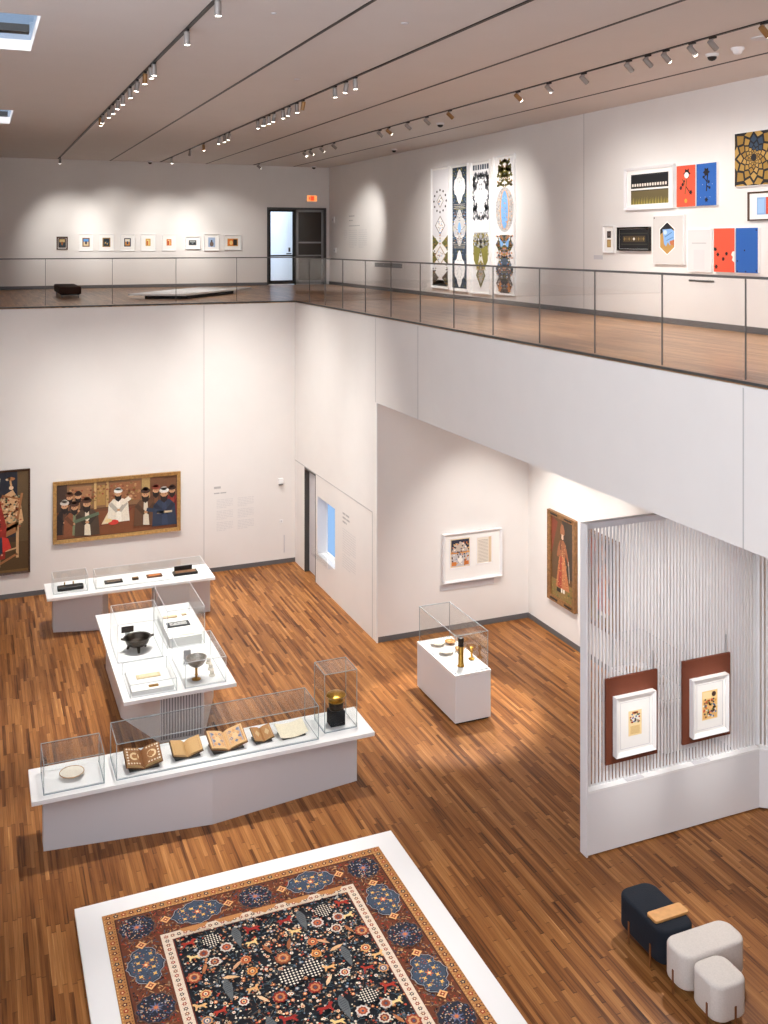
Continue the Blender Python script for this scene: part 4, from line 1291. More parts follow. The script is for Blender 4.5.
# middle table standing end on
mt = thing('display_table', 'white display table standing end-on between the two long tables', 'display table', (0, 0, 0), 0, 'white display tables')
mbs = [(2.11, 2.79, 14.80, 15.66), (2.10, 2.81, 16.08, 16.98), (2.93, 3.55, 16.36, 17.66), (2.92, 3.54, 14.80, 15.88)]
top_slab(mt, 2.0, 3.68, 14.70, 18.35, [mbs[1], mbs[3]])
MB().prism([(2.13, 15.95), (2.56, 14.92), (3.22, 14.88), (3.64, 16.1), (3.60, 17.9), (2.13, 17.9)], 0, ZT - .055).build('pedestal_base', M['white_satin'], mt)
g = MB()
p0, p1 = Vector((2.575, 14.915, 0)), Vector((3.205, 14.885, 0))
for i in range(15):
    q = p0.lerp(p1, (i + .5) / 15)
    g.box(q.x - .011, q.x + .011, q.y - .018, q.y + .002, .05, ZT - .075)
g.build('vent_slats', M['grey_white'], mt)
q0, q1 = p0, p1
MB().add([(q0.x, q0.y - .004, .04), (q1.x, q1.y - .004, .04), (q1.x, q1.y - .004, ZT - .065), (q0.x, q0.y - .004, ZT - .065), (q0.x, q0.y + .004, .04), (q1.x, q1.y + .004, .04), (q1.x, q1.y + .004, ZT - .065), (q0.x, q0.y + .004, ZT - .065)],
         [(0, 1, 2, 3), (4, 7, 6, 5), (0, 4, 5, 1), (1, 5, 6, 2), (2, 6, 7, 3), (3, 7, 4, 0)]).build('vent_backing', M['plaque'], mt)
bonnet('low clear glass cover over a beige panel at the near end of the middle table', *mbs[0], ZT, .99, 'edge_light')
bonnet('tall clear glass cover over the dark footed basin', *mbs[1], ZT, 1.42, 'edge_light')
bonnet('tall clear glass cover over flat tablets at the back of the middle table', *mbs[2], ZT, 1.42, 'edge_light')
bonnet('clear glass cover over the stemmed goblet', *mbs[3], ZT, 1.19, 'edge_light')
# small white risers under the flat pieces
r1 = tag(MB().box(2.14, 2.76, 14.84, 15.62, ZT + .001, ZT + .07).build('display_riser', M['board'], None, .003), 'white riser carrying the beige panel at the near end of the middle table', 'riser', 'white risers in the cases')
r2 = tag(MB().box(2.97, 3.51, 16.40, 17.55, ZT + .001, ZT + .15).build('display_riser', M['board'], None, .003), 'taller white riser carrying flat tablets at the back of the middle table', 'riser', 'white risers in the cases')

# ---- pieces on the near table
ZD = ZT + .019
t = thing('ceramic_dish', 'shallow white dish alone under the square glass cover', 'dish', (1.12, 12.88, ZD))
MB().lathe([(.055, 0), (.06, .02), (.11, .035), (.148, .058), (.142, .060), (.10, .042), (.04, .034), (.01, .033)]).build('bowl', M['ceramic'], t, smooth=True)
MB().ring(.147, .004, .060).build('rim', M['ceramic_brown'], t, smooth=True)
a = Art()
for i in range(10):
    t_ = 2 * PI * i / 10
    a.ell(.07 * math.cos(t_), .07 * math.sin(t_), .008, .008, (206, 196, 178), 7)
a.build('painted_marks', M['print'], t, 0, 0, .046, True)

def open_book(label, x, y, w, d, rz, thick, paint, angle=18, cover=M['cover'], tilt=22):
    t = thing('open_book', label, 'book', (x, y, ZD), rz, 'books on the near table')
    # cradle: low dark wedge
    MB().prism([(-w * .40, -d * .46), (w * .42, -d * .46), (w * .42, d * .4), (-w * .40, d * .4)], 0, .012).build('cradle', M['dark_grey'], t)
    tl = math.radians(tilt)
    def rot(p):
        x_, y_, z_ = p
        yy = y_ + d * .45
        return (x_, -d * .45 + yy * math.cos(tl) - z_ * math.sin(tl), .014 + yy * math.sin(tl) + z_ * math.cos(tl))
    an = math.radians(angle)
    for s in (-1, 1):
        prof_top, prof_bot = [], []
        nseg = 8
        for i in range(nseg + 1):
            q = i / nseg
            xx = s * w * .5 * q * math.cos(an)
            base = w * .5 * q * math.sin(an)
            bulge = thick * (1 - (1 - min(q * 3, 1)) ** 2) * (1 - .25 * q)
            prof_top.append((xx, base + .006 + bulge))
            prof_bot.append((xx, base + .006))
        ring = prof_top + prof_bot[::-1]
        mb = MB()
        mb.loft([[rot((px, -d * .45, pz)) for px, pz in ring], [rot((px, d * .45, pz)) for px, pz in ring]])
        mb.build('page_block', M['paper_edge'], t)
        mb = MB()
        pts = [(s * -.004, 0), (s * w * .53 * math.cos(an), w * .53 * math.sin(an)), (s * w * .53 * math.cos(an), w * .53 * math.sin(an) + .006), (s * -.004, .006)]
        mb.loft([[rot((px, -d * .49, pz)) for px, pz in pts], [rot((px, d * .49, pz)) for px, pz in pts]])
        mb.build('book_cover', cover, t)
        # page face following the curve of the leaves
        art = Art()
        pw, ph = w * .5, d * .9
        paint(art, pw, ph, s)
        o = art.build('page', M['print'], t, 0, 0, 0, True)
        for v in o.data.vertices:
            px, py, pz = v.co
            lay = pz
            q = px / pw if s > 0 else 1 - px / pw
            q = min(max(q, 0), 1)
            xx = s * w * .5 * q * math.cos(an)
            base = w * .5 * q * math.sin(an)
            bulge = thick * (1 - (1 - min(q * 3, 1)) ** 2) * (1 - .25 * q)
            v.co = rot((xx, -d * .45 + py, base + .0075 + bulge + lay + (0.002 if .05 < q < .95 else 0)))
        o.data.update()
    return t
def page_base(a, w, h, c):
    n = 12
    for i in range(n):
        a.rect(w * i / n, 0, w * (i + 1) / n, h, c)
    a.up(2)
def pg_brown(a, w, h, s):
    page_base(a, w, h, (146, 98, 58))
    for i in range(6):
        a.star(w * (.12 if s < 0 else .88), h * (.1 + .16 * i), h * .03, h * .07, 5, (236, 222, 200))
    for i in range(4):
        a.star(w * (.28 + .16 * i), h * .9, h * .03, h * .06, 5, (228, 210, 180)).star(w * (.28 + .16 * i), h * .1, h * .03, h * .06, 5, (228, 210, 180))
    a.ell(w * .5, h * .5, w * .26, h * .22, (226, 196, 150), 14).up().ell(w * .5, h * .5, w * .15, h * .12, (160, 108, 64), 12)
def pg_text(a, w, h, s):
    page_base(a, w, h, (196, 156, 104))
    for i in range(7):
        a.rect(w * .14, h * (.14 + .11 * i), w * .86, h * (.18 + .11 * i), (150, 104, 62))
def pg_blue(a, w, h, s):
    page_base(a, w, h, (214, 172, 122))
    a.rect(w * .1, h * .08, w * .9, h * .92, (170, 120, 78)).up().rect(w * .16, h * .12, w * .84, h * .88, (150, 150, 162)).up()
    for i in range(3):
        for j in range(4):
            a.dia(w * (.28 + .22 * i), h * (.22 + .19 * j), w * .10, h * .09, [(206, 150, 100), (112, 116, 140)][(i + j) % 2])
    a.up().ell(w * .5, h * .5, w * .16, h * .16, (222, 184, 138), 12)
def pg_small(a, w, h, s):
    page_base(a, w, h, (176, 128, 80))
    a.rect(w * .12, h * .1, w * .88, h * .9, (120, 104, 92) if s < 0 else (196, 160, 110)).up().dia(w * .5, h * .5, w * .24, h * .26, (200, 168, 124))
open_book('thick open book with white star ornaments, next to the dish', 1.98, 12.83, .46, .30, .02, .05, pg_brown)
open_book('open tan book with rows of script, second in the row of books', 2.54, 12.87, .40, .26, .05, .04, pg_text, cover=M['wood_frame'])
open_book('large open book with blue-grey ornamental pages, middle of the row', 3.07, 12.87, .50, .32, .07, .028, pg_blue)
open_book('small open book with dark patterned page beside the loose folio', 3.56, 12.87, .28, .24, .08, .025, pg_small, cover=M['wood_frame'])
t = thing('loose_folio', 'curved beige sheet lying at the end of the row of books', 'manuscript sheet', (3.97, 12.85, ZD), .08)
MB().box(-.16, .17, -.11, .10, 0, .012).build('cradle', M['dark_grey'], t)
mb = MB()
rings = []
for i in range(13):
    q = -1 + 2 * i / 12
    z = .05 + .035 * q * q
    rings.append([(q * .20, -.13, z - .03), (q * .20, .12, z + .05), (q * .20, .12, z + .044), (q * .20, -.13, z - .036)])
mb.loft(rings).build('sheet', M['cream'], t, smooth=True)

# brass jar on its black block
tag(MB().box(4.53, 4.74, 12.80, 12.98, ZD, ZD + .20).build('display_block', M['soft_black'], None, .006), 'black square block under the brass jar', 'riser')
t = thing('brass_jar', 'brass jar with dark body and wide gold rim on a black block', 'jar', (4.635, 12.89, ZD + .202))
MB().lathe([(.085, 0), (.098, .012), (.102, .05), (.105, .085), (.09, .105)]).build('body', M['bronze_dark'], t, smooth=True)
MB().lathe([(.09, .105), (.112, .115), (.115, .128), (.094, .138)]).build('band', M['brass'], t, smooth=True)
MB().lathe([(.088, .138), (.09, .165), (.13, .185), (.138, .198), (.132, .212), (.10, .228), (.04, .238), (.012, .24)]).build('lid', M['brass'], t, smooth=True)

# ---- pieces on the far table
t = thing('lacquer_box', 'black lacquer pen box with two brass pegs on the far table', 'box', (1.70, 19.86, ZD))
MB().box(-.24, .24, -.085, .085, 0, .075).build('body', M['black'], t, .02, segs=3)
MB().box(-.242, .242, -.088, .088, .05, .056).build('seam', M['bronze_dark'], t)
for x in (-.10, .06):
    MB().tube((x, .08, .06), (x, .08, .12), .012).build('peg', M['brass'], t)
def flat_piece(name, label, x, y, w, d, h, c0, c1, cat='plaque', z=ZD, seed=0):
    t = thing(name, label, cat, (x, y, z))
    MB().box(-w / 2, w / 2, -d / 2, d / 2, 0, h).build('slab', principled(name + '_side', c0, .6), t, .004)
    a = Art()
    r = random.Random(seed)
    a.rect(-w * .46, -d * .44, w * .46, d * .44, c0).up()
    a.rect(-w * .38, -d * .32, w * .38, d * .32, c1).up()
    for i in range(10):
        a.dia(r.uniform(-.32, .32) * w, r.uniform(-.22, .22) * d, w * .04, d * .07, c0)
    a.build('decorated_face', M['print'], t, 0, 0, h + .001, True)
    return t
flat_piece('carved_plaque', 'dark patterned plaque first under the long cover on the far table', 2.52, 19.94, .34, .16, .03, (52, 46, 42), (120, 100, 80), seed=1)
flat_piece('carved_plaque', 'tiny brown piece between two plaques on the far table', 2.94, 19.94, .12, .09, .04, (70, 50, 30), (150, 110, 60), seed=2)
flat_piece('carved_plaque', 'orange brown plaque third under the long cover on the far table', 3.32, 19.98, .30, .15, .03, (96, 58, 34), (196, 118, 56), seed=3)
t = thing('lacquer_case', 'black open lacquer case with raised lid at the end of the far table', 'box', (3.92, 19.90, ZD))
MB().box(-.24, .24, -.10, .10, 0, .05).build('body', M['black'], t, .006)
MB().box(-.20, .20, -.07, .07, .05, .054).build('inset', principled('case_inset', (120, 84, 58), .5), t)
lid = MB().box(-.20, .16, 0, .02, 0, .10).build('lid', M['black'], t, .004)
lid.location = (0, .095, .045)

# ---- pieces on the middle table
t = thing('bronze_basin', 'dark bronze basin with lug handles on small feet', 'basin', (2.46, 16.46, ZD + .012))
MB().lathe([(.06, .07), (.13, .075), (.175, .11), (.19, .16), (.205, .195), (.225, .205), (.222, .212), (.195, .205), (.178, .165), (.16, .12), (.10, .09), (.02, .085)]).build('bowl', M['bronze_dark'], t, smooth=True)
for i in range(3):
    an = PI / 6 + 2 * PI * i / 3
    MB().tube((.17 * math.cos(an), .17 * math.sin(an), 0), (.13 * math.cos(an), .13 * math.sin(an), .09), .02, 10, .03).build('foot', M['bronze_dark'], t, smooth=True)
for s in (-1, 1):
    MB().loft([[(s * .20, -.04, .185), (s * .20, .04, .185), (s * .20, .04, .205), (s * .20, -.04, .205)], [(s * .265, -.02, .20), (s * .265, .02, .20), (s * .265, .02, .218), (s * .265, -.02, .218)]]).build('handle', M['bronze_dark'], t)
t = thing('upright_plaque', 'small dark plaque standing at the back of the basin case', 'plaque', (2.36, 16.88, ZD))
MB().box(-.10, .10, -.02, .0, .16, .26).build('face', M['inlay'], t, .004)
MB().box(-.04, .04, .0, .02, 0, .20).build('stand', M['edge_light'], t)
t = tag(MB().box(2.36, 2.56, 16.74, 16.80, ZD, ZD + .012).build('caption_plate', M['cream'], None, .002), 'small beige strip behind the bronze basin', 'label')
t = flat_piece('gilded_panel', 'pale beige panel with gold ornament in the low near case', 2.45, 15.30, .36, .14, .012, (220, 196, 150), (232, 214, 176), 'panel', ZT + .071, 7)
tag(MB().box(2.40, 2.54, 14.90, 14.96, ZT + .071, ZT + .085).build('caption_plate', M['brass'], None, .002), 'small gold strip in front of the beige panel', 'label')
flat_piece('framed_tablet', 'dark rimmed grey tablet lying in the back case of the middle table', 3.22, 16.95, .38, .20, .02, (60, 60, 62), (186, 184, 180), 'tablet', ZT + .151, 8)
flat_piece('stone_tablet', 'small beige tablet behind the dark rimmed tablet', 3.15, 17.33, .24, .09, .02, (206, 180, 140), (222, 200, 164), 'tablet', ZT + .151, 9)
flat_piece('stone_tablet', 'tiny beige tablet in the back corner of the middle table case', 3.40, 17.36, .08, .07, .02, (210, 184, 146), (228, 206, 172), 'tablet', ZT + .151, 10)
tag(MB().box(3.16, 3.36, 16.46, 16.50, ZT + .151, ZT + .158).build('caption_plate', M['cream'], None, .001), 'beige strip at the front of the back case', 'label')
# silver goblet
t = thing('silver_goblet', 'stemmed goblet with a wide silver bowl and gilt foot', 'goblet', (3.13, 15.02, ZD))
MB().lathe([(.02, .19), (.06, .20), (.11, .235), (.145, .285), (.158, .335), (.160, .342), (.154, .342), (.138, .29), (.10, .245), (.05, .215), (.01, .21)]).build('bowl', M['silver'], t, smooth=True)
MB().lathe([(.016, .02), (.018, .06), (.026, .075), (.018, .09), (.02, .19)], seg=18).build('stem', M['brass'], t, smooth=True)
MB().lathe([(.07, 0), (.07, .008), (.045, .018), (.02, .028)], seg=24).build('foot', M['brass'], t, smooth=True)
t = thing('slate_plaque', 'grey slate tablet standing behind the goblet', 'plaque', (3.11, 15.62, ZD))
MB().box(-.055, .055, -.02, .02, .012, .22).build('face', M['plaque'], t, .004)
MB().box(-.07, .07, -.04, .04, 0, .012).build('stand', M['edge_light'], t)
for i, (x, y, lab) in enumerate(((3.38, 15.05, 'white carved fragment beside the goblet, nearer the table end'), (3.41, 15.28, 'white carved fragment beside the goblet, middle one'), (3.43, 15.52, 'white carved fragment beside the goblet, nearer the slate tablet'))):
    t = thing('ivory_fragment', lab, 'fragment', (x, y, ZD), .3 * i, 'white fragments by the goblet')
    MB().lathe([(.045, 0), (.05, .01), (.03, .03), (.034, .06), (.02, .085)], seg=14).build('body', M['ceramic'], t, smooth=True)

# ------------------------------------------------------------------ pedestal cases in the gallery
def pedestal(label, x0, x1, y0, y1, h, lab_b, hb):
    t = thing('display_pedestal', label, 'pedestal', (0, 0, 0), 0, 'white pedestal cases in the gallery')
    MB().box(x0 + .03, x1 - .03, y0 + .03, y1 - .03, 0, .03).build('kick_base', M['soft_black'], t)
    MB().box(x0, x1, y0, y1, .03, h - .04).build('plinth_body', M['white_satin'], t, .004)
    MB().box(x0 - .004, x1 + .004, y0 - .004, y1 + .004, h - .036, h).build('plinth_top', M['white'], t, .003)
    bonnet(lab_b, x0 + .03, x1 - .03, y0 + .04, y1 - .03, h, hb, 'edge', 'glass covers on the pedestals')
pedestal('white pedestal case of bowls and a gilt bottle in front of the white folio frame', 6.89, 7.515, 13.69, 15.12, .775, 'clear glass cover over bowls and a gilt bottle', 1.37)
ZP = .776
def dish(label, x, y, r, mat, z=ZP, rim=None):
    t = thing('ceramic_dish', label, 'dish', (x, y, z), 0, 'ceramics in the pedestal cases')
    MB().lathe([(r * .35, 0), (r * .4, .012), (r * .75, .025), (r, .045), (r * 1.0, .05), (r * .94, .05), (r * .7, .032), (r * .2, .02), (r * .05, .02)]).build('bowl', mat, t, smooth=True)
    a = Art()
    for i in range(8):
        q = 2 * PI * i / 8
        a.ell(r * .5 * math.cos(q), r * .5 * math.sin(q), r * .09, r * .09, (150, 120, 84) if mat is M['ceramic'] else (236, 214, 170), 7)
    a.build('painted_marks', M['print'], t, 0, 0, .034, True)
dish('white dish at the far corner of the pedestal case', 7.15, 14.86, .125, M['ceramic'])
dish('white dish in front of the other white dish on the pedestal', 7.13, 14.50, .125, M['ceramic'])
dish('brown patterned dish at the wall side of the pedestal case', 7.365, 14.82, .095, M['ceramic_brown'])
dish('smaller brown patterned dish near the glass side of the pedestal case', 7.38, 14.50, .085, M['ceramic_brown'])
t = thing('gilt_bottle', 'tall slender gilt bottle with a dark neck on the pedestal', 'bottle', (7.13, 13.97, ZP))
MB().lathe([(.055, 0), (.06, .01), (.045, .03), (.042, .30), (.03, .315)], seg=20).build('body', M['brass'], t, smooth=True)
MB().lathe([(.03, .315), (.046, .325), (.046, .345), (.03, .355), (.044, .37), (.046, .45), (.03, .46)], seg=20).build('neck', M['inlay'], t, smooth=True)
t = thing('gilt_candlestick', 'short gilt candlestick near the glass corner of the pedestal', 'candlestick', (7.41, 14.14, ZP))
MB().lathe([(.05, 0), (.055, .01), (.02, .03)], seg=18).build('foot', M['brass'], t, smooth=True)
MB().lathe([(.02, .03), (.016, .10), (.028, .12), (.016, .14), (.03, .20), (.02, .205)], seg=18).build('stem', M['brass'], t, smooth=True)
pedestal('white pedestal case half hidden behind the slatted screen', 9.30, 9.92, 11.7, 13.05, .775, 'clear glass cover glimpsed through the slats', 1.3)
dish('brown dish glimpsed through the slats behind the screen', 9.52, 12.75, .12, M['ceramic_brown'])
dish('white dish glimpsed through the slats behind the screen', 9.66, 12.25, .13, M['ceramic'])

# ------------------------------------------------------------------ carpet on its low white platform
t = thing('carpet_platform', 'low white platform under the oriental carpet', 'platform', (0, 0, 0))
MB().box(1.06, 4.80, 5.64, 11.38, 0, .05).build('recessed_base', M['soft_black'], t)
MB().box(1.02, 4.84, 5.60, 11.42, .05, .098).build('platform_top', M['white'], t, .003)
RW, RL = 3.28, 5.24
X0, Y0 = 1.285, 5.92
t = thing('oriental_carpet', 'large oriental carpet with dark field and rust border on a white platform', 'carpet', (X0, Y0, .099))
MB().box(0, RW, 0, RL, 0, .008).build('woven_ground', principled('carpet_ground', (70, 40, 26), .95), t)
a = Art(.00025)
r = random.Random(77)
TAN, RUST, NAVY, IVORY, BLU, RED_, ORG = (176, 122, 70), (104, 54, 32), (21, 23, 30), (222, 204, 182), (80, 92, 106), (164, 52, 36), (214, 150, 82)
a.rect(0, 0, RW, RL, TAN).up()
B1, B2, B3 = .115, .54, .65
a.rect(B1, B1, RW - B1, RL - B1, (70, 34, 24)).up()
a.rect(B1 + .015, B1 + .015, RW - B1 - .015, RL - B1 - .015, RUST).up()
a.rect(B2, B2, RW - B2, RL - B2, IVORY).up()
a.rect(B3, B3, RW - B3, RL - B3, (120, 52, 34)).up()
a.rect(B3 + .012, B3 + .012, RW - B3 - .012, RL - B3 - .012, NAVY).up()
VMIN = 1.9                                              # detail is drawn on the part in view and a little beyond
def border_walk(off, step):
    """points along the two long sides and the far end, at a distance off from the edge"""
    pts = []
    n = int((RW - 2 * off) / step)
    for i in range(n + 1):
        pts.append((off + (RW - 2 * off) * i / n, RL - off, 0))
    n = int((RL - 2 * off) / step)
    for i in range(1, n + 1):
        v = RL - off - (RL - 2 * off) * i / n
        pts.append((off, v, 1))
        pts.append((RW - off, v, 1))
    return pts
# outer guard
for k, (u, v, s) in enumerate(border_walk(B1 / 2, .082)):
    a.star(u, v, .020, .034, 5, [(92, 34, 26), (52, 44, 52), (150, 60, 36)][k % 3], r.random())
a.up()
for k, (u, v, s) in enumerate(border_walk(B1 / 2, .082)):
    a.ell(u, v, .011, .011, (232, 196, 140), 7)
for k, (u, v, s) in enumerate(border_walk(B1 / 2 + .0, .041)):
    du, dv = (.0, .042) if s == 0 else (.042, 0)
    a.ell(u + du, v + dv, .008, .008, (104, 60, 34), 6).ell(u - du, v - dv, .008, .008, (214, 170, 110), 6)
# inner ivory guard
a.up()
for k, (u, v, s) in enumerate(border_walk((B2 + B3) / 2, .066)):
    a.star(u, v, .016, .030, 6, [(150, 48, 40), (128, 66, 46), (70, 56, 60)][k % 3], r.random())
a.up()
for k, (u, v, s) in enumerate(border_walk((B2 + B3) / 2, .066)):
    a.ell(u, v, .010, .010, (238, 214, 180), 6)
# filling of the main border
a.up()
def in_border(u, v):
    e = min(u, RW - u, v, RL - v)
    return B1 + .03 < e < B2 - .02
cnt = 0
for i in range(11000):
    u, v = r.uniform(B1, RW - B1), r.uniform(VMIN - .2, RL - B1)
    if not in_border(u, v):
        continue
    c = [(150, 86, 52), (48, 28, 26), (196, 150, 100), (70, 78, 94), (164, 58, 38), (128, 104, 84), (36, 28, 32)][i % 7]
    if i % 3 == 0:
        a.ell(u, v, r.uniform(.007, .016), r.uniform(.007, .016), c, 6)
    else:
        an = r.uniform(0, PI)
        l = r.uniform(.012, .03)
        a.line(u - l * math.cos(an), v - l * math.sin(an), u + l * math.cos(an), v + l * math.sin(an), .009, c)
a.up()
def lobed(cx, cy, L, S, rot, col):
    """a cartouche with pointed ends and lobed sides; L along, S across"""
    prof = [(1.0, 0), (.86, .22), (.78, .52), (.62, .66), (.46, .60), (.30, .86), (.12, .90), (0, 1.02)]
    pts = prof + [(-x, y) for x, y in prof[::-1][1:]]
    pts = pts + [(x, -y) for x, y in pts[::-1][1:-1]]
    cr, sr = math.cos(rot), math.sin(rot)
    a.poly([(cx + x * L * cr - y * S * sr, cy + x * L * sr + y * S * cr) for x, y in pts], col)
def cartouche(cx, cy, rot):
    lobed(cx, cy, .300, .200, rot, (150, 152, 158))
    a.up()
    lobed(cx, cy, .290, .190, rot, (32, 30, 36))
    a.up()
    lobed(cx, cy, .278, .180, rot, (62, 74, 92))
    a.up()
    cr, sr = math.cos(rot), math.sin(rot)
    for i in range(130):
        x, y = r.uniform(-.22, .22), r.uniform(-.13, .13)
        c = [(34, 44, 62), (98, 114, 134), (206, 168, 104), (150, 80, 52), (126, 138, 154)][i % 5]
        a.ell(cx + x * cr - y * sr, cy + x * sr + y * cr, .008, .008, c, 6)
    a.up()
    for x in (-.15, -.05, .05, .15):
        for y in (-.07, .07):
            a.star(cx + x * cr - y * sr, cy + x * sr + y * cr, .012, .030, 4, (232, 184, 100), rot + PI / 4)
    a.star(cx, cy, .02, .05, 6, (206, 110, 60), rot).up()
    a.ell(cx, cy, .016, .016, (240, 210, 160), 8)
def rosette(cx, cy):
    a.star(cx, cy, .185, .205, 12, (104, 74, 58)).up()
    a.star(cx, cy, .175, .192, 12, (34, 37, 50)).up()
    for i in range(150):
        q, t_ = .175 * math.sqrt(r.random()), r.uniform(0, 2 * PI)
        a.ell(cx + q * math.cos(t_), cy + q * math.sin(t_), .008, .008, [(84, 100, 130), (206, 160, 110), (60, 70, 96), (160, 70, 50), (200, 190, 176)][i % 5], 6)
    a.up()
    a.star(cx, cy, .03, .08, 8, (92, 106, 138)).up().star(cx, cy, .015, .04, 8, (206, 120, 70)).up()
def little_dia(cx, cy, rot):
    a.star(cx, cy, .040, .062, 4, (232, 176, 116), rot).up().star(cx, cy, .022, .036, 4, (150, 66, 40), rot).up().ell(cx, cy, .010, .010, (240, 206, 150), 6)
off = (B1 + B2) / 2
top_u = [off + (RW - 2 * off) * k / 4 for k in range(5)]
for k, u in enumerate(top_u):
    rosette(u, RL - off) if k % 2 == 0 else cartouche(u, RL - off, 0)
for k in range(4):
    little_dia((top_u[k] + top_u[k + 1]) / 2 + (.02 if k % 2 else -.02), RL - off, 0)
sv = [RL - off - .61 * k for k in range(1, 6)]
for k, v in enumerate(sv):
    for u in (off, RW - off):
        cartouche(u, v, PI / 2) if k % 2 == 0 else rosette(u, v)
        little_dia(u, v + .305, 0)
# the field: scrolling ground of small blossoms
a.up()
F0, F1, V1 = B3 + .03, RW - B3 - .03, RL - B3 - .03
for i in range(5200):
    u, v = r.uniform(F0, F1), r.uniform(VMIN - .1, V1)
    q = i % 12
    if q < 5:
        an, l = r.uniform(0, PI), r.uniform(.012, .034)
        a.line(u - l * math.cos(an), v - l * math.sin(an), u + l * math.cos(an), v + l * math.sin(an), .007, [(70, 92, 104), (120, 112, 100), (56, 76, 84), (96, 64, 46), (90, 110, 116)][q])
    else:
        rr = r.uniform(.006, .014)
        a.ell(u, v, rr, rr, [(226, 212, 192), (206, 140, 90), (96, 116, 136), (188, 74, 48), (160, 130, 100), (236, 220, 190), (44, 52, 66)][q - 5], 7)
a.up()
for i in range(420):
    u, v = r.uniform(F0 + .02, F1 - .02), r.uniform(VMIN - .1, V1 - .02)
    c1, c2 = [((226, 190, 150), (170, 66, 44)), ((206, 120, 76), (240, 214, 170)), ((232, 222, 206), (196, 110, 70)), ((160, 84, 54), (226, 180, 120)), ((120, 134, 150), (226, 208, 180))][i % 5]
    q = r.uniform(.014, .026)
    a.star(u, v, q * .7, q, 6, c1, r.random())
    a.p.append(([(u + q * .4 * math.cos(2 * PI * j / 7), v + q * .4 * math.sin(2 * PI * j / 7)) for j in range(7)], lin(c2), a.layer + 1))
a.up(2)
# larger motifs in a mirrored, repeating arrangement
def palmette(u, v, s, c1, c2, c3):
    a.star(u, v, s * .82, s, 9, c1).up().star(u, v, s * .58, s * .70, 9, c2).up().ell(u, v, s * .36, s * .42, c3, 10).up().ell(u, v - s * .05, s * .18, s * .2, (70, 78, 96), 8)
def lattice(u, v, s):
    a.star(u, v, s * .94, s, 14, (20, 20, 28)).up()
    n = 7
    for i in range(n):
        for j in range(n):
            x, y = (i - n // 2) / (n / 2) * s * .95, (j - n // 2) / (n / 2) * s * .95
            if math.hypot(x, y) < s * .92:
                a.dia(u + x, v + y, s * .10, s * .10, (232, 222, 204))
    a.up()
def cypress(u, v, s):
    a.poly([(u, v - s), (u + s * .20, v - s * .3), (u + s * .30, v + s * .35), (u + s * .16, v + s * .8), (u, v + s), (u - s * .16, v + s * .8), (u - s * .30, v + s * .35), (u - s * .20, v - s * .3)], (92, 96, 98)).up()
    for j in range(6):
        a.line(u - s * .18, v + s * (-.2 + .16 * j), u + s * .18, v + s * (-.1 + .16 * j), .006, (54, 58, 64))
def beast(u, v, s, c, flip):
    f = -1 if flip else 1
    pts = [(-1, .1), (-.7, .5), (-.2, .35), (.4, .45), (.6, .9), (.95, .95), (1, .6), (.75, .35), (.7, -.1), (.85, -.7), (.6, -.75), (.45, -.15), (-.3, -.15), (-.6, -.7), (-.85, -.65), (-.6, 0)]
    a.poly([(u + f * x * s, v + y * s * .8) for x, y in pts], c)
def leaf(u, v, s, an, c):
    a.poly([(u + s * math.cos(an) * x - s * .35 * y * math.sin(an), v + s * math.sin(an) * x + s * .35 * y * math.cos(an)) for x, y in ((-1, 0), (-.4, .8), (.4, .7), (1, 0), (.4, -.5), (-.4, -.6))], c)
mid = RW / 2
tile = 1.35
for row in range(3):
    vb = V1 - tile * row
    for s in (1, -1):
        P = lambda u, v: (mid + s * u, vb - v)
        lattice(*P(.62, .20), .105)
        cypress(*P(.36, .26), .17)
        beast(*P(.86, .16), .08, RED_, s > 0)
        beast(*P(.18, .20), .09, (150, 40, 34), s < 0)
        beast(*P(.24, .40), .07, (226, 194, 130), s > 0)
        beast(*P(.84, .38), .07, (232, 202, 140), s < 0)
        palmette(*P(.50, .36), .075, (206, 196, 186), (150, 72, 46), (196, 104, 66))
        palmette(*P(.74, .36), .07, (200, 190, 180), (160, 84, 52), (120, 54, 40))
        palmette(*P(.66, .52), .07, (206, 196, 180), (120, 48, 38), (186, 130, 84))
        palmette(*P(.0, .74), .085, (156, 84, 50), (196, 140, 92), (150, 70, 48))
        palmette(*P(.90, .66), .085, (150, 66, 42), (200, 146, 98), (136, 60, 44))
        palmette(*P(.36, .62), .06, (196, 110, 62), (150, 72, 48), (226, 176, 120))
        palmette(*P(.34, .80), .06, (206, 140, 70), (160, 84, 50), (230, 190, 130))
        leaf(*P(.12, .56), .09, 1.2 * s, (150, 92, 58))
        leaf(*P(.46, .66), .08, -.7 * s, (206, 160, 120))
        leaf(*P(.78, .58), .08, 2.0 * s, (176, 112, 70))
        leaf(*P(.56, .80), .09, .3 * s, (222, 178, 130))
        lattice(*P(.24, .98), .13) if s > 0 else None
        lattice(*P(.0, 1.02), .13) if s < 0 else None
        cypress(*P(.62, .96), .16)
        palmette(*P(.84, .92), .06, (214, 170, 110), (176, 70, 46), (226, 200, 160))
        beast(*P(.40, 1.04), .07, (222, 170, 110), s > 0)
        beast(*P(.92, 1.06), .07, (226, 180, 120), s < 0)
        palmette(*P(.52, 1.16), .058, (216, 208, 196), (150, 52, 40), (226, 176, 120))
        palmette(*P(.18, 1.24), .08, (136, 40, 32), (190, 120, 76), (120, 50, 40))
        beast(*P(.76, 1.20), .07, RED_, s > 0)
        leaf(*P(.34, 1.20), .08, .9 * s, (226, 190, 150))
        palmette(*P(.90, 1.26), .06, (206, 150, 96), (90, 96, 120), (226, 206, 176))
    a.up()
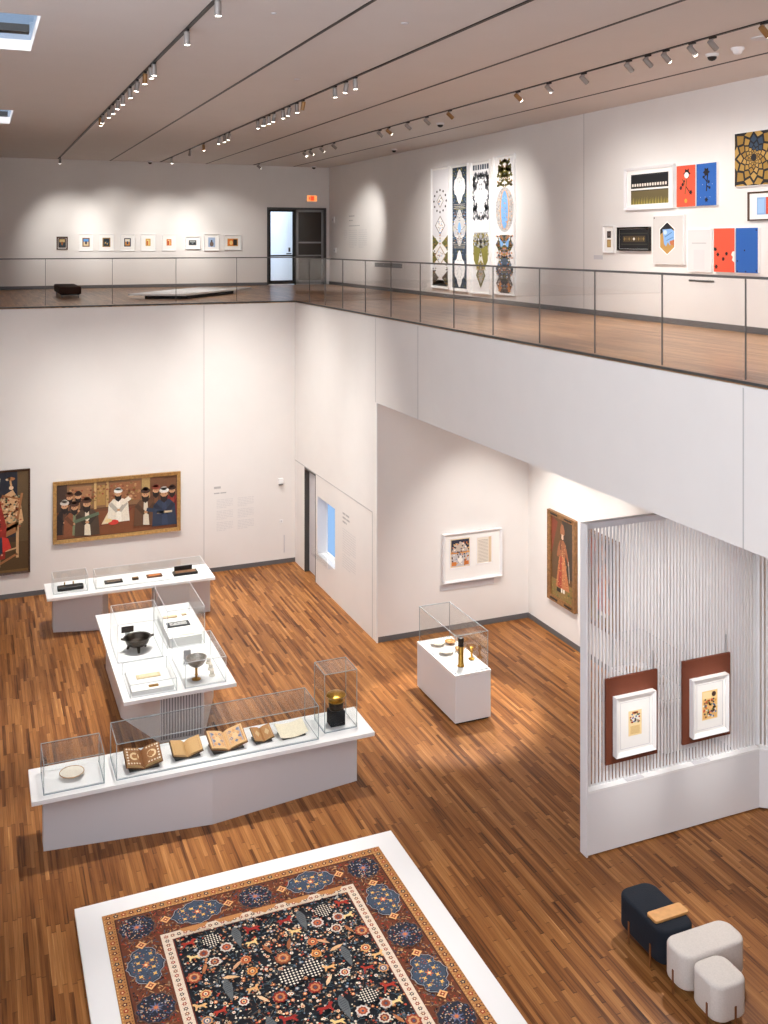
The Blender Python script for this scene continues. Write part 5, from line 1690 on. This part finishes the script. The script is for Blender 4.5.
# scalloped tan corner pieces along the field's far edge
for k in range(5):
    u = F0 + (F1 - F0) * (k + .5) / 5
    a.poly([(u - .16, V1 + .03), (u - .11, V1 - .03), (u - .05, V1 - .03), (u, V1 - .07), (u + .05, V1 - .03), (u + .11, V1 - .03), (u + .16, V1 + .03)], (186, 128, 76))
a.build('woven_pattern', M['pile'], t, 0, 0, .009, True)

# ------------------------------------------------------------------ soft benches
def soft_block(name, label, x0, x1, y0, y1, z0, z1, mat, legs, cat='bench', r=.13):
    w, d = (x1 - x0) / 2, (y1 - y0) / 2
    t = thing(name, label, cat, ((x0 + x1) / 2, (y0 + y1) / 2, 0), 0)
    rings = []
    e = .035
    z0 = .10
    for k in range(5):
        q = PI / 2 * k / 4
        rings.append((e * (1 - math.sin(q)), z0 + e * (1 - math.cos(q))))
    for k in range(5):
        q = PI / 2 * k / 4
        rings.append((e * (1 - math.cos(q)), z1 - e * (1 - math.sin(q))))
    mb = MB()
    mb.loft([[(x, y, z) for x, y in rounded(-w + i, w - i, -d + i, d - i, r - i * .6, 8)] for i, z in rings])
    mb.build('seat', mat, t, smooth=True)
    for (x, y, along) in legs:
        lx, ly = (.011, .004) if along == 'x' else (.004, .011)
        MB().box(x - lx, x + lx, y - ly, y + ly, 0, z0 + .14).build('leg', M['leg_wood'], t)
    MB().prism(rounded(-w + .05, w - .05, -d + .05, d - .05, r - .05, 6), z0 - .02, z0 + .01).build('underframe', M['soft_black'], t)
    return t
soft_block('soft_bench', 'navy blue rounded bench with a wooden tray on the gallery floor', 6.46, 6.91, 8.17, 8.94, .13, .45, M['navy'],
           [(-.228, .16, 'y'), (-.228, -.2, 'y'), (.228, .16, 'y'), (.228, -.2, 'y')])
soft_block('soft_bench', 'off-white oblong rounded bench pushed against the navy bench', 6.44, 7.24, 7.79, 8.15, .13, .45, M['offwhite'],
           [(-.18, -.183, 'x'), (.2, -.183, 'x'), (-.2, .183, 'x'), (.2, .183, 'x'), (-.403, 0, 'y'), (.403, 0, 'y')])
soft_block('soft_stool', 'small off-white rounded cube stool in front of the oblong bench', 6.46, 6.86, 7.36, 7.76, .13, .45, M['offwhite'],
           [(-.203, -.06, 'y'), (.203, -.06, 'y'), (.02, -.203, 'x'), (.02, .203, 'x')], 'stool', .12)
t = tag(MB().prism([(x, y) for x, y in rounded(6.50, 6.93, 8.315, 8.475, .03, 4)], .452, .482).build('wooden_tray', M['oak'], None, .006), 'pale wooden tray lying across the navy bench', 'tray')

# ------------------------------------------------------------------ light
SKY = 4.3
world = bpy.data.worlds.new('sky')
scene.world = world
world.use_nodes = True
nt = world.node_tree
nt.nodes.clear()
out = nt.nodes.new('ShaderNodeOutputWorld')
bg = nt.nodes.new('ShaderNodeBackground')
tc = nt.nodes.new('ShaderNodeTexCoord')
sp = nt.nodes.new('ShaderNodeSeparateXYZ')
rp = nt.nodes.new('ShaderNodeValToRGB')
rp.color_ramp.elements[0].position = 0.0
rp.color_ramp.elements[0].color = (0.95, 0.95, 0.97, 1)
rp.color_ramp.elements[1].position = 0.14
rp.color_ramp.elements[1].color = (0.48, 0.66, 0.96, 1)
nt.links.new(tc.outputs['Generated'], sp.inputs[0])
nt.links.new(sp.outputs['Z'], rp.inputs[0])
wm = nt.nodes.new('ShaderNodeMix')
wm.data_type = 'RGBA'
wm.inputs['B'].default_value = (0.87, 0.91, 0.99, 1)
nt.links.new(rp.outputs[0], wm.inputs['A'])
nt.links.new(wm.outputs['Result'], bg.inputs[0])
# sky brightened toward the unseen side left open, to add fill light
dt = nt.nodes.new('ShaderNodeVectorMath')
dt.operation = 'DOT_PRODUCT'
dt.inputs[1].default_value = (-0.7, -0.714, 0.0)
nt.links.new(tc.outputs['Generated'], dt.inputs[0])
mr = nt.nodes.new('ShaderNodeMapRange')
mr.interpolation_type = 'SMOOTHSTEP'
mr.inputs['From Min'].default_value = 0.1
mr.inputs['From Max'].default_value = 0.9
mr.inputs['To Min'].default_value = 0.44
mr.inputs['To Max'].default_value = SKY
nt.links.new(dt.outputs['Value'], mr.inputs['Value'])
nt.links.new(mr.outputs[0], bg.inputs[1])
mf = nt.nodes.new('ShaderNodeMapRange')
mf.inputs['From Min'].default_value = 0.1
mf.inputs['From Max'].default_value = 0.4
nt.links.new(dt.outputs['Value'], mf.inputs['Value'])
nt.links.new(mf.outputs[0], wm.inputs['Factor'])
nt.links.new(bg.outputs[0], out.inputs[0])

def spot(name, loc, target, watts, deg, blend=.7, col=(1, .965, .92), size=.12):
    l = bpy.data.lights.new(name, 'SPOT')
    l.energy = watts
    l.spot_size = math.radians(deg)
    l.spot_blend = blend
    l.color = col
    l.shadow_soft_size = size
    o = bpy.data.objects.new(name, l)
    COL.objects.link(o)
    o.location = loc
    o.rotation_euler = (Vector(target) - Vector(loc)).to_track_quat('-Z', 'Y').to_euler()
    return o
ZL = 9.82
E = 1.0
# hall: tables, paintings, carpet
spot('light_group_painting', (2.28, 18.1, ZL), (2.9, 22.2, 1.3), 950 * E, 44, 1)
spot('light_group_painting_b', (5.27, 18.2, ZL), (4.0, 22.2, 1.3), 800 * E, 48, 1)
spot('light_throne_painting', (2.28, 17.5, ZL), (.6, 22.2, 1.3), 820 * E, 44, 1)
spot('light_wall_text', (5.27, 18.8, ZL), (5.8, 22.2, 1.2), 760 * E, 48, 1)
spot('light_side_wall', (2.28, 19.6, ZL), (6.96, 20.6, 1.6), 950 * E, 52, 1)
spot('light_side_wall_b', (2.28, 16.8, ZL), (6.96, 18.8, 2.0), 950 * E, 52, 1)
spot('light_far_table', (2.28, 18.7, ZL), (2.9, 20.0, .8), 1900 * E, 30, 1)
spot('light_middle_table', (2.28, 16.0, ZL), (2.8, 16.4, .8), 2200 * E, 30, 1)
spot('light_middle_table_b', (5.27, 16.3, ZL), (2.9, 15.4, .8), 1500 * E, 22, 1)
spot('light_near_table', (2.28, 13.9, ZL), (1.9, 12.9, .8), 1800 * E, 26, 1)
spot('light_near_table_b', (5.27, 13.8, ZL), (3.9, 12.9, .8), 1800 * E, 26, 1)
spot('light_carpet', (2.28, 9.9, ZL), (2.9, 9.6, .1), 950 * E, 38, 1)
spot('light_carpet_b', (5.27, 10.4, ZL), (3.6, 9.4, .1), 760 * E, 38, 1)
spot('light_floor_left', (2.28, 17.3, ZL), (.7, 17.6, 0), 1500 * E, 34, 1)
spot('light_floor_near', (2.28, 14.6, ZL), (.3, 14.8, 0), 1000 * E, 28, 1)
spot('light_floor_middle', (5.27, 17.5, ZL), (5.3, 18.0, 0), 2300 * E, 44, 1)
spot('light_floor_edge', (5.27, 14.8, ZL), (5.9, 14.6, 0), 1000 * E, 34, 1)
# gallery under the balcony
spot('light_gallery_case', (7.9, 15.25, 4.35), (7.1, 14.3, .3), 900 * E, 40, .35)
spot('light_gallery_folio', (9.0, 14.6, 4.35), (8.95, 17.1, 1.45), 210 * E, 66, 1)
spot('light_gallery_portrait', (8.3, 15.6, 4.35), (10.24, 15.8, 1.7), 260 * E, 66, 1)
spot('light_gallery_portrait_b', (8.3, 14.2, 4.35), (10.24, 14.4, 1.7), 220 * E, 70, 1)
spot('light_gallery_floor', (9.2, 15.0, 4.35), (8.6, 15.2, 0), 230 * E, 84, 1)
spot('light_gallery_walk', (7.6, 12.6, 4.35), (7.4, 13.2, 0), 70 * E, 80, 1)
spot('light_gallery_back', (8.7, 12.2, 4.35), (9.9, 12.3, .9), 110 * E, 90, 1)
spot('light_folio', (7.55, 8.6, 4.3), (7.6, 10.1, 1.5), 190 * E, 20)
spot('light_crowd', (8.75, 8.6, 4.3), (8.77, 10.1, 1.5), 190 * E, 20)
spot('light_screen', (8.1, 8.0, 4.35), (8.2, 10.1, 2.0), 130 * E, 84, 1)
spot('light_benches', (8.3, 9.7, 4.35), (6.85, 8.1, .2), 380 * E, 40, .8)
# upper wall and far wall
for k, (y, p) in enumerate(((9.8, 95), (11.1, 105), (12.2, 105), (13.1, 110), (14.3, 120))):
    spot('light_cluster_%d' % k, (8.22, y, ZL), (XR, y + .4, 7.6), p * E, 80, 1.0)
for k, y in enumerate((18.5, 19.5, 20.6, 21.8)):
    spot('light_panels_%d' % k, (8.22, y - .6, ZL), (XR, y + .6, 7.7), 240 * E, 70, 1.0)
spot('light_upper_text', (8.22, 25.3, ZL), (XR, 27.6, 7.7), 480 * E, 50, .9)
for k, x in enumerate((2.6, 4.2, 5.6, 7.2)):
    spot('light_small_pictures_%d' % k, (TR['first'] if k < 2 else TR['second'], 27.8, ZL), (x, YU, 7.5), 300 * E, 52, 1.0)
spot('light_upper_walk', (8.22, 13.6, ZL), (9.0, 13.6, ZU), 380 * E, 90, 1.0)
spot('light_upper_walk_b', (8.22, 9.6, ZL), (9.0, 9.4, ZU), 380 * E, 90, 1.0)
spot('light_upper_walk_c', (5.27, 26.1, ZL), (5.0, 25.4, ZU), 260 * E, 70, 1.0)
# area lamp added to brighten the corridor behind the glazed door
l = bpy.data.lights.new('light_corridor', 'AREA')
l.energy = 16
l.color = (.60, .78, 1)
l.size = 1.2
o = bpy.data.objects.new('light_corridor', l)
COL.objects.link(o)
o.location = (9.0, YU + 1.8, ZC - .3)

# ------------------------------------------------------------------ camera and output look
F, HY, CX = 984.0, 243.0, 384.0
yaw = math.atan(409 / 984.0)
cam = bpy.data.cameras.new('camera')
cam.sensor_fit = 'VERTICAL'
cam.sensor_height = 36.0
cam.lens = F / 1024 * 36.0
cam.shift_y = -(512 - HY) / 1024
cam.clip_start = .05
cam.clip_end = 200
co = bpy.data.objects.new('camera', cam)
COL.objects.link(co)
co.location = (0, 0, 7.5)
co.rotation_euler = (PI / 2, 0, -yaw)
scene.camera = co
vs_ = scene.view_settings
vs_.view_transform = 'Standard'
vs_.look = 'None'
vs_.gamma = 1.0
vs_.exposure = 0.6
vs_.use_curve_mapping = False
scene.cycles.transparent_max_bounces = 32
scene.cycles.max_bounces = 10
scene.cycles.diffuse_bounces = 6
scene.cycles.use_denoising = True
scene.cycles.caustics_reflective = False
scene.cycles.caustics_refractive = False
scene.cycles.sample_clamp_indirect = 6.0
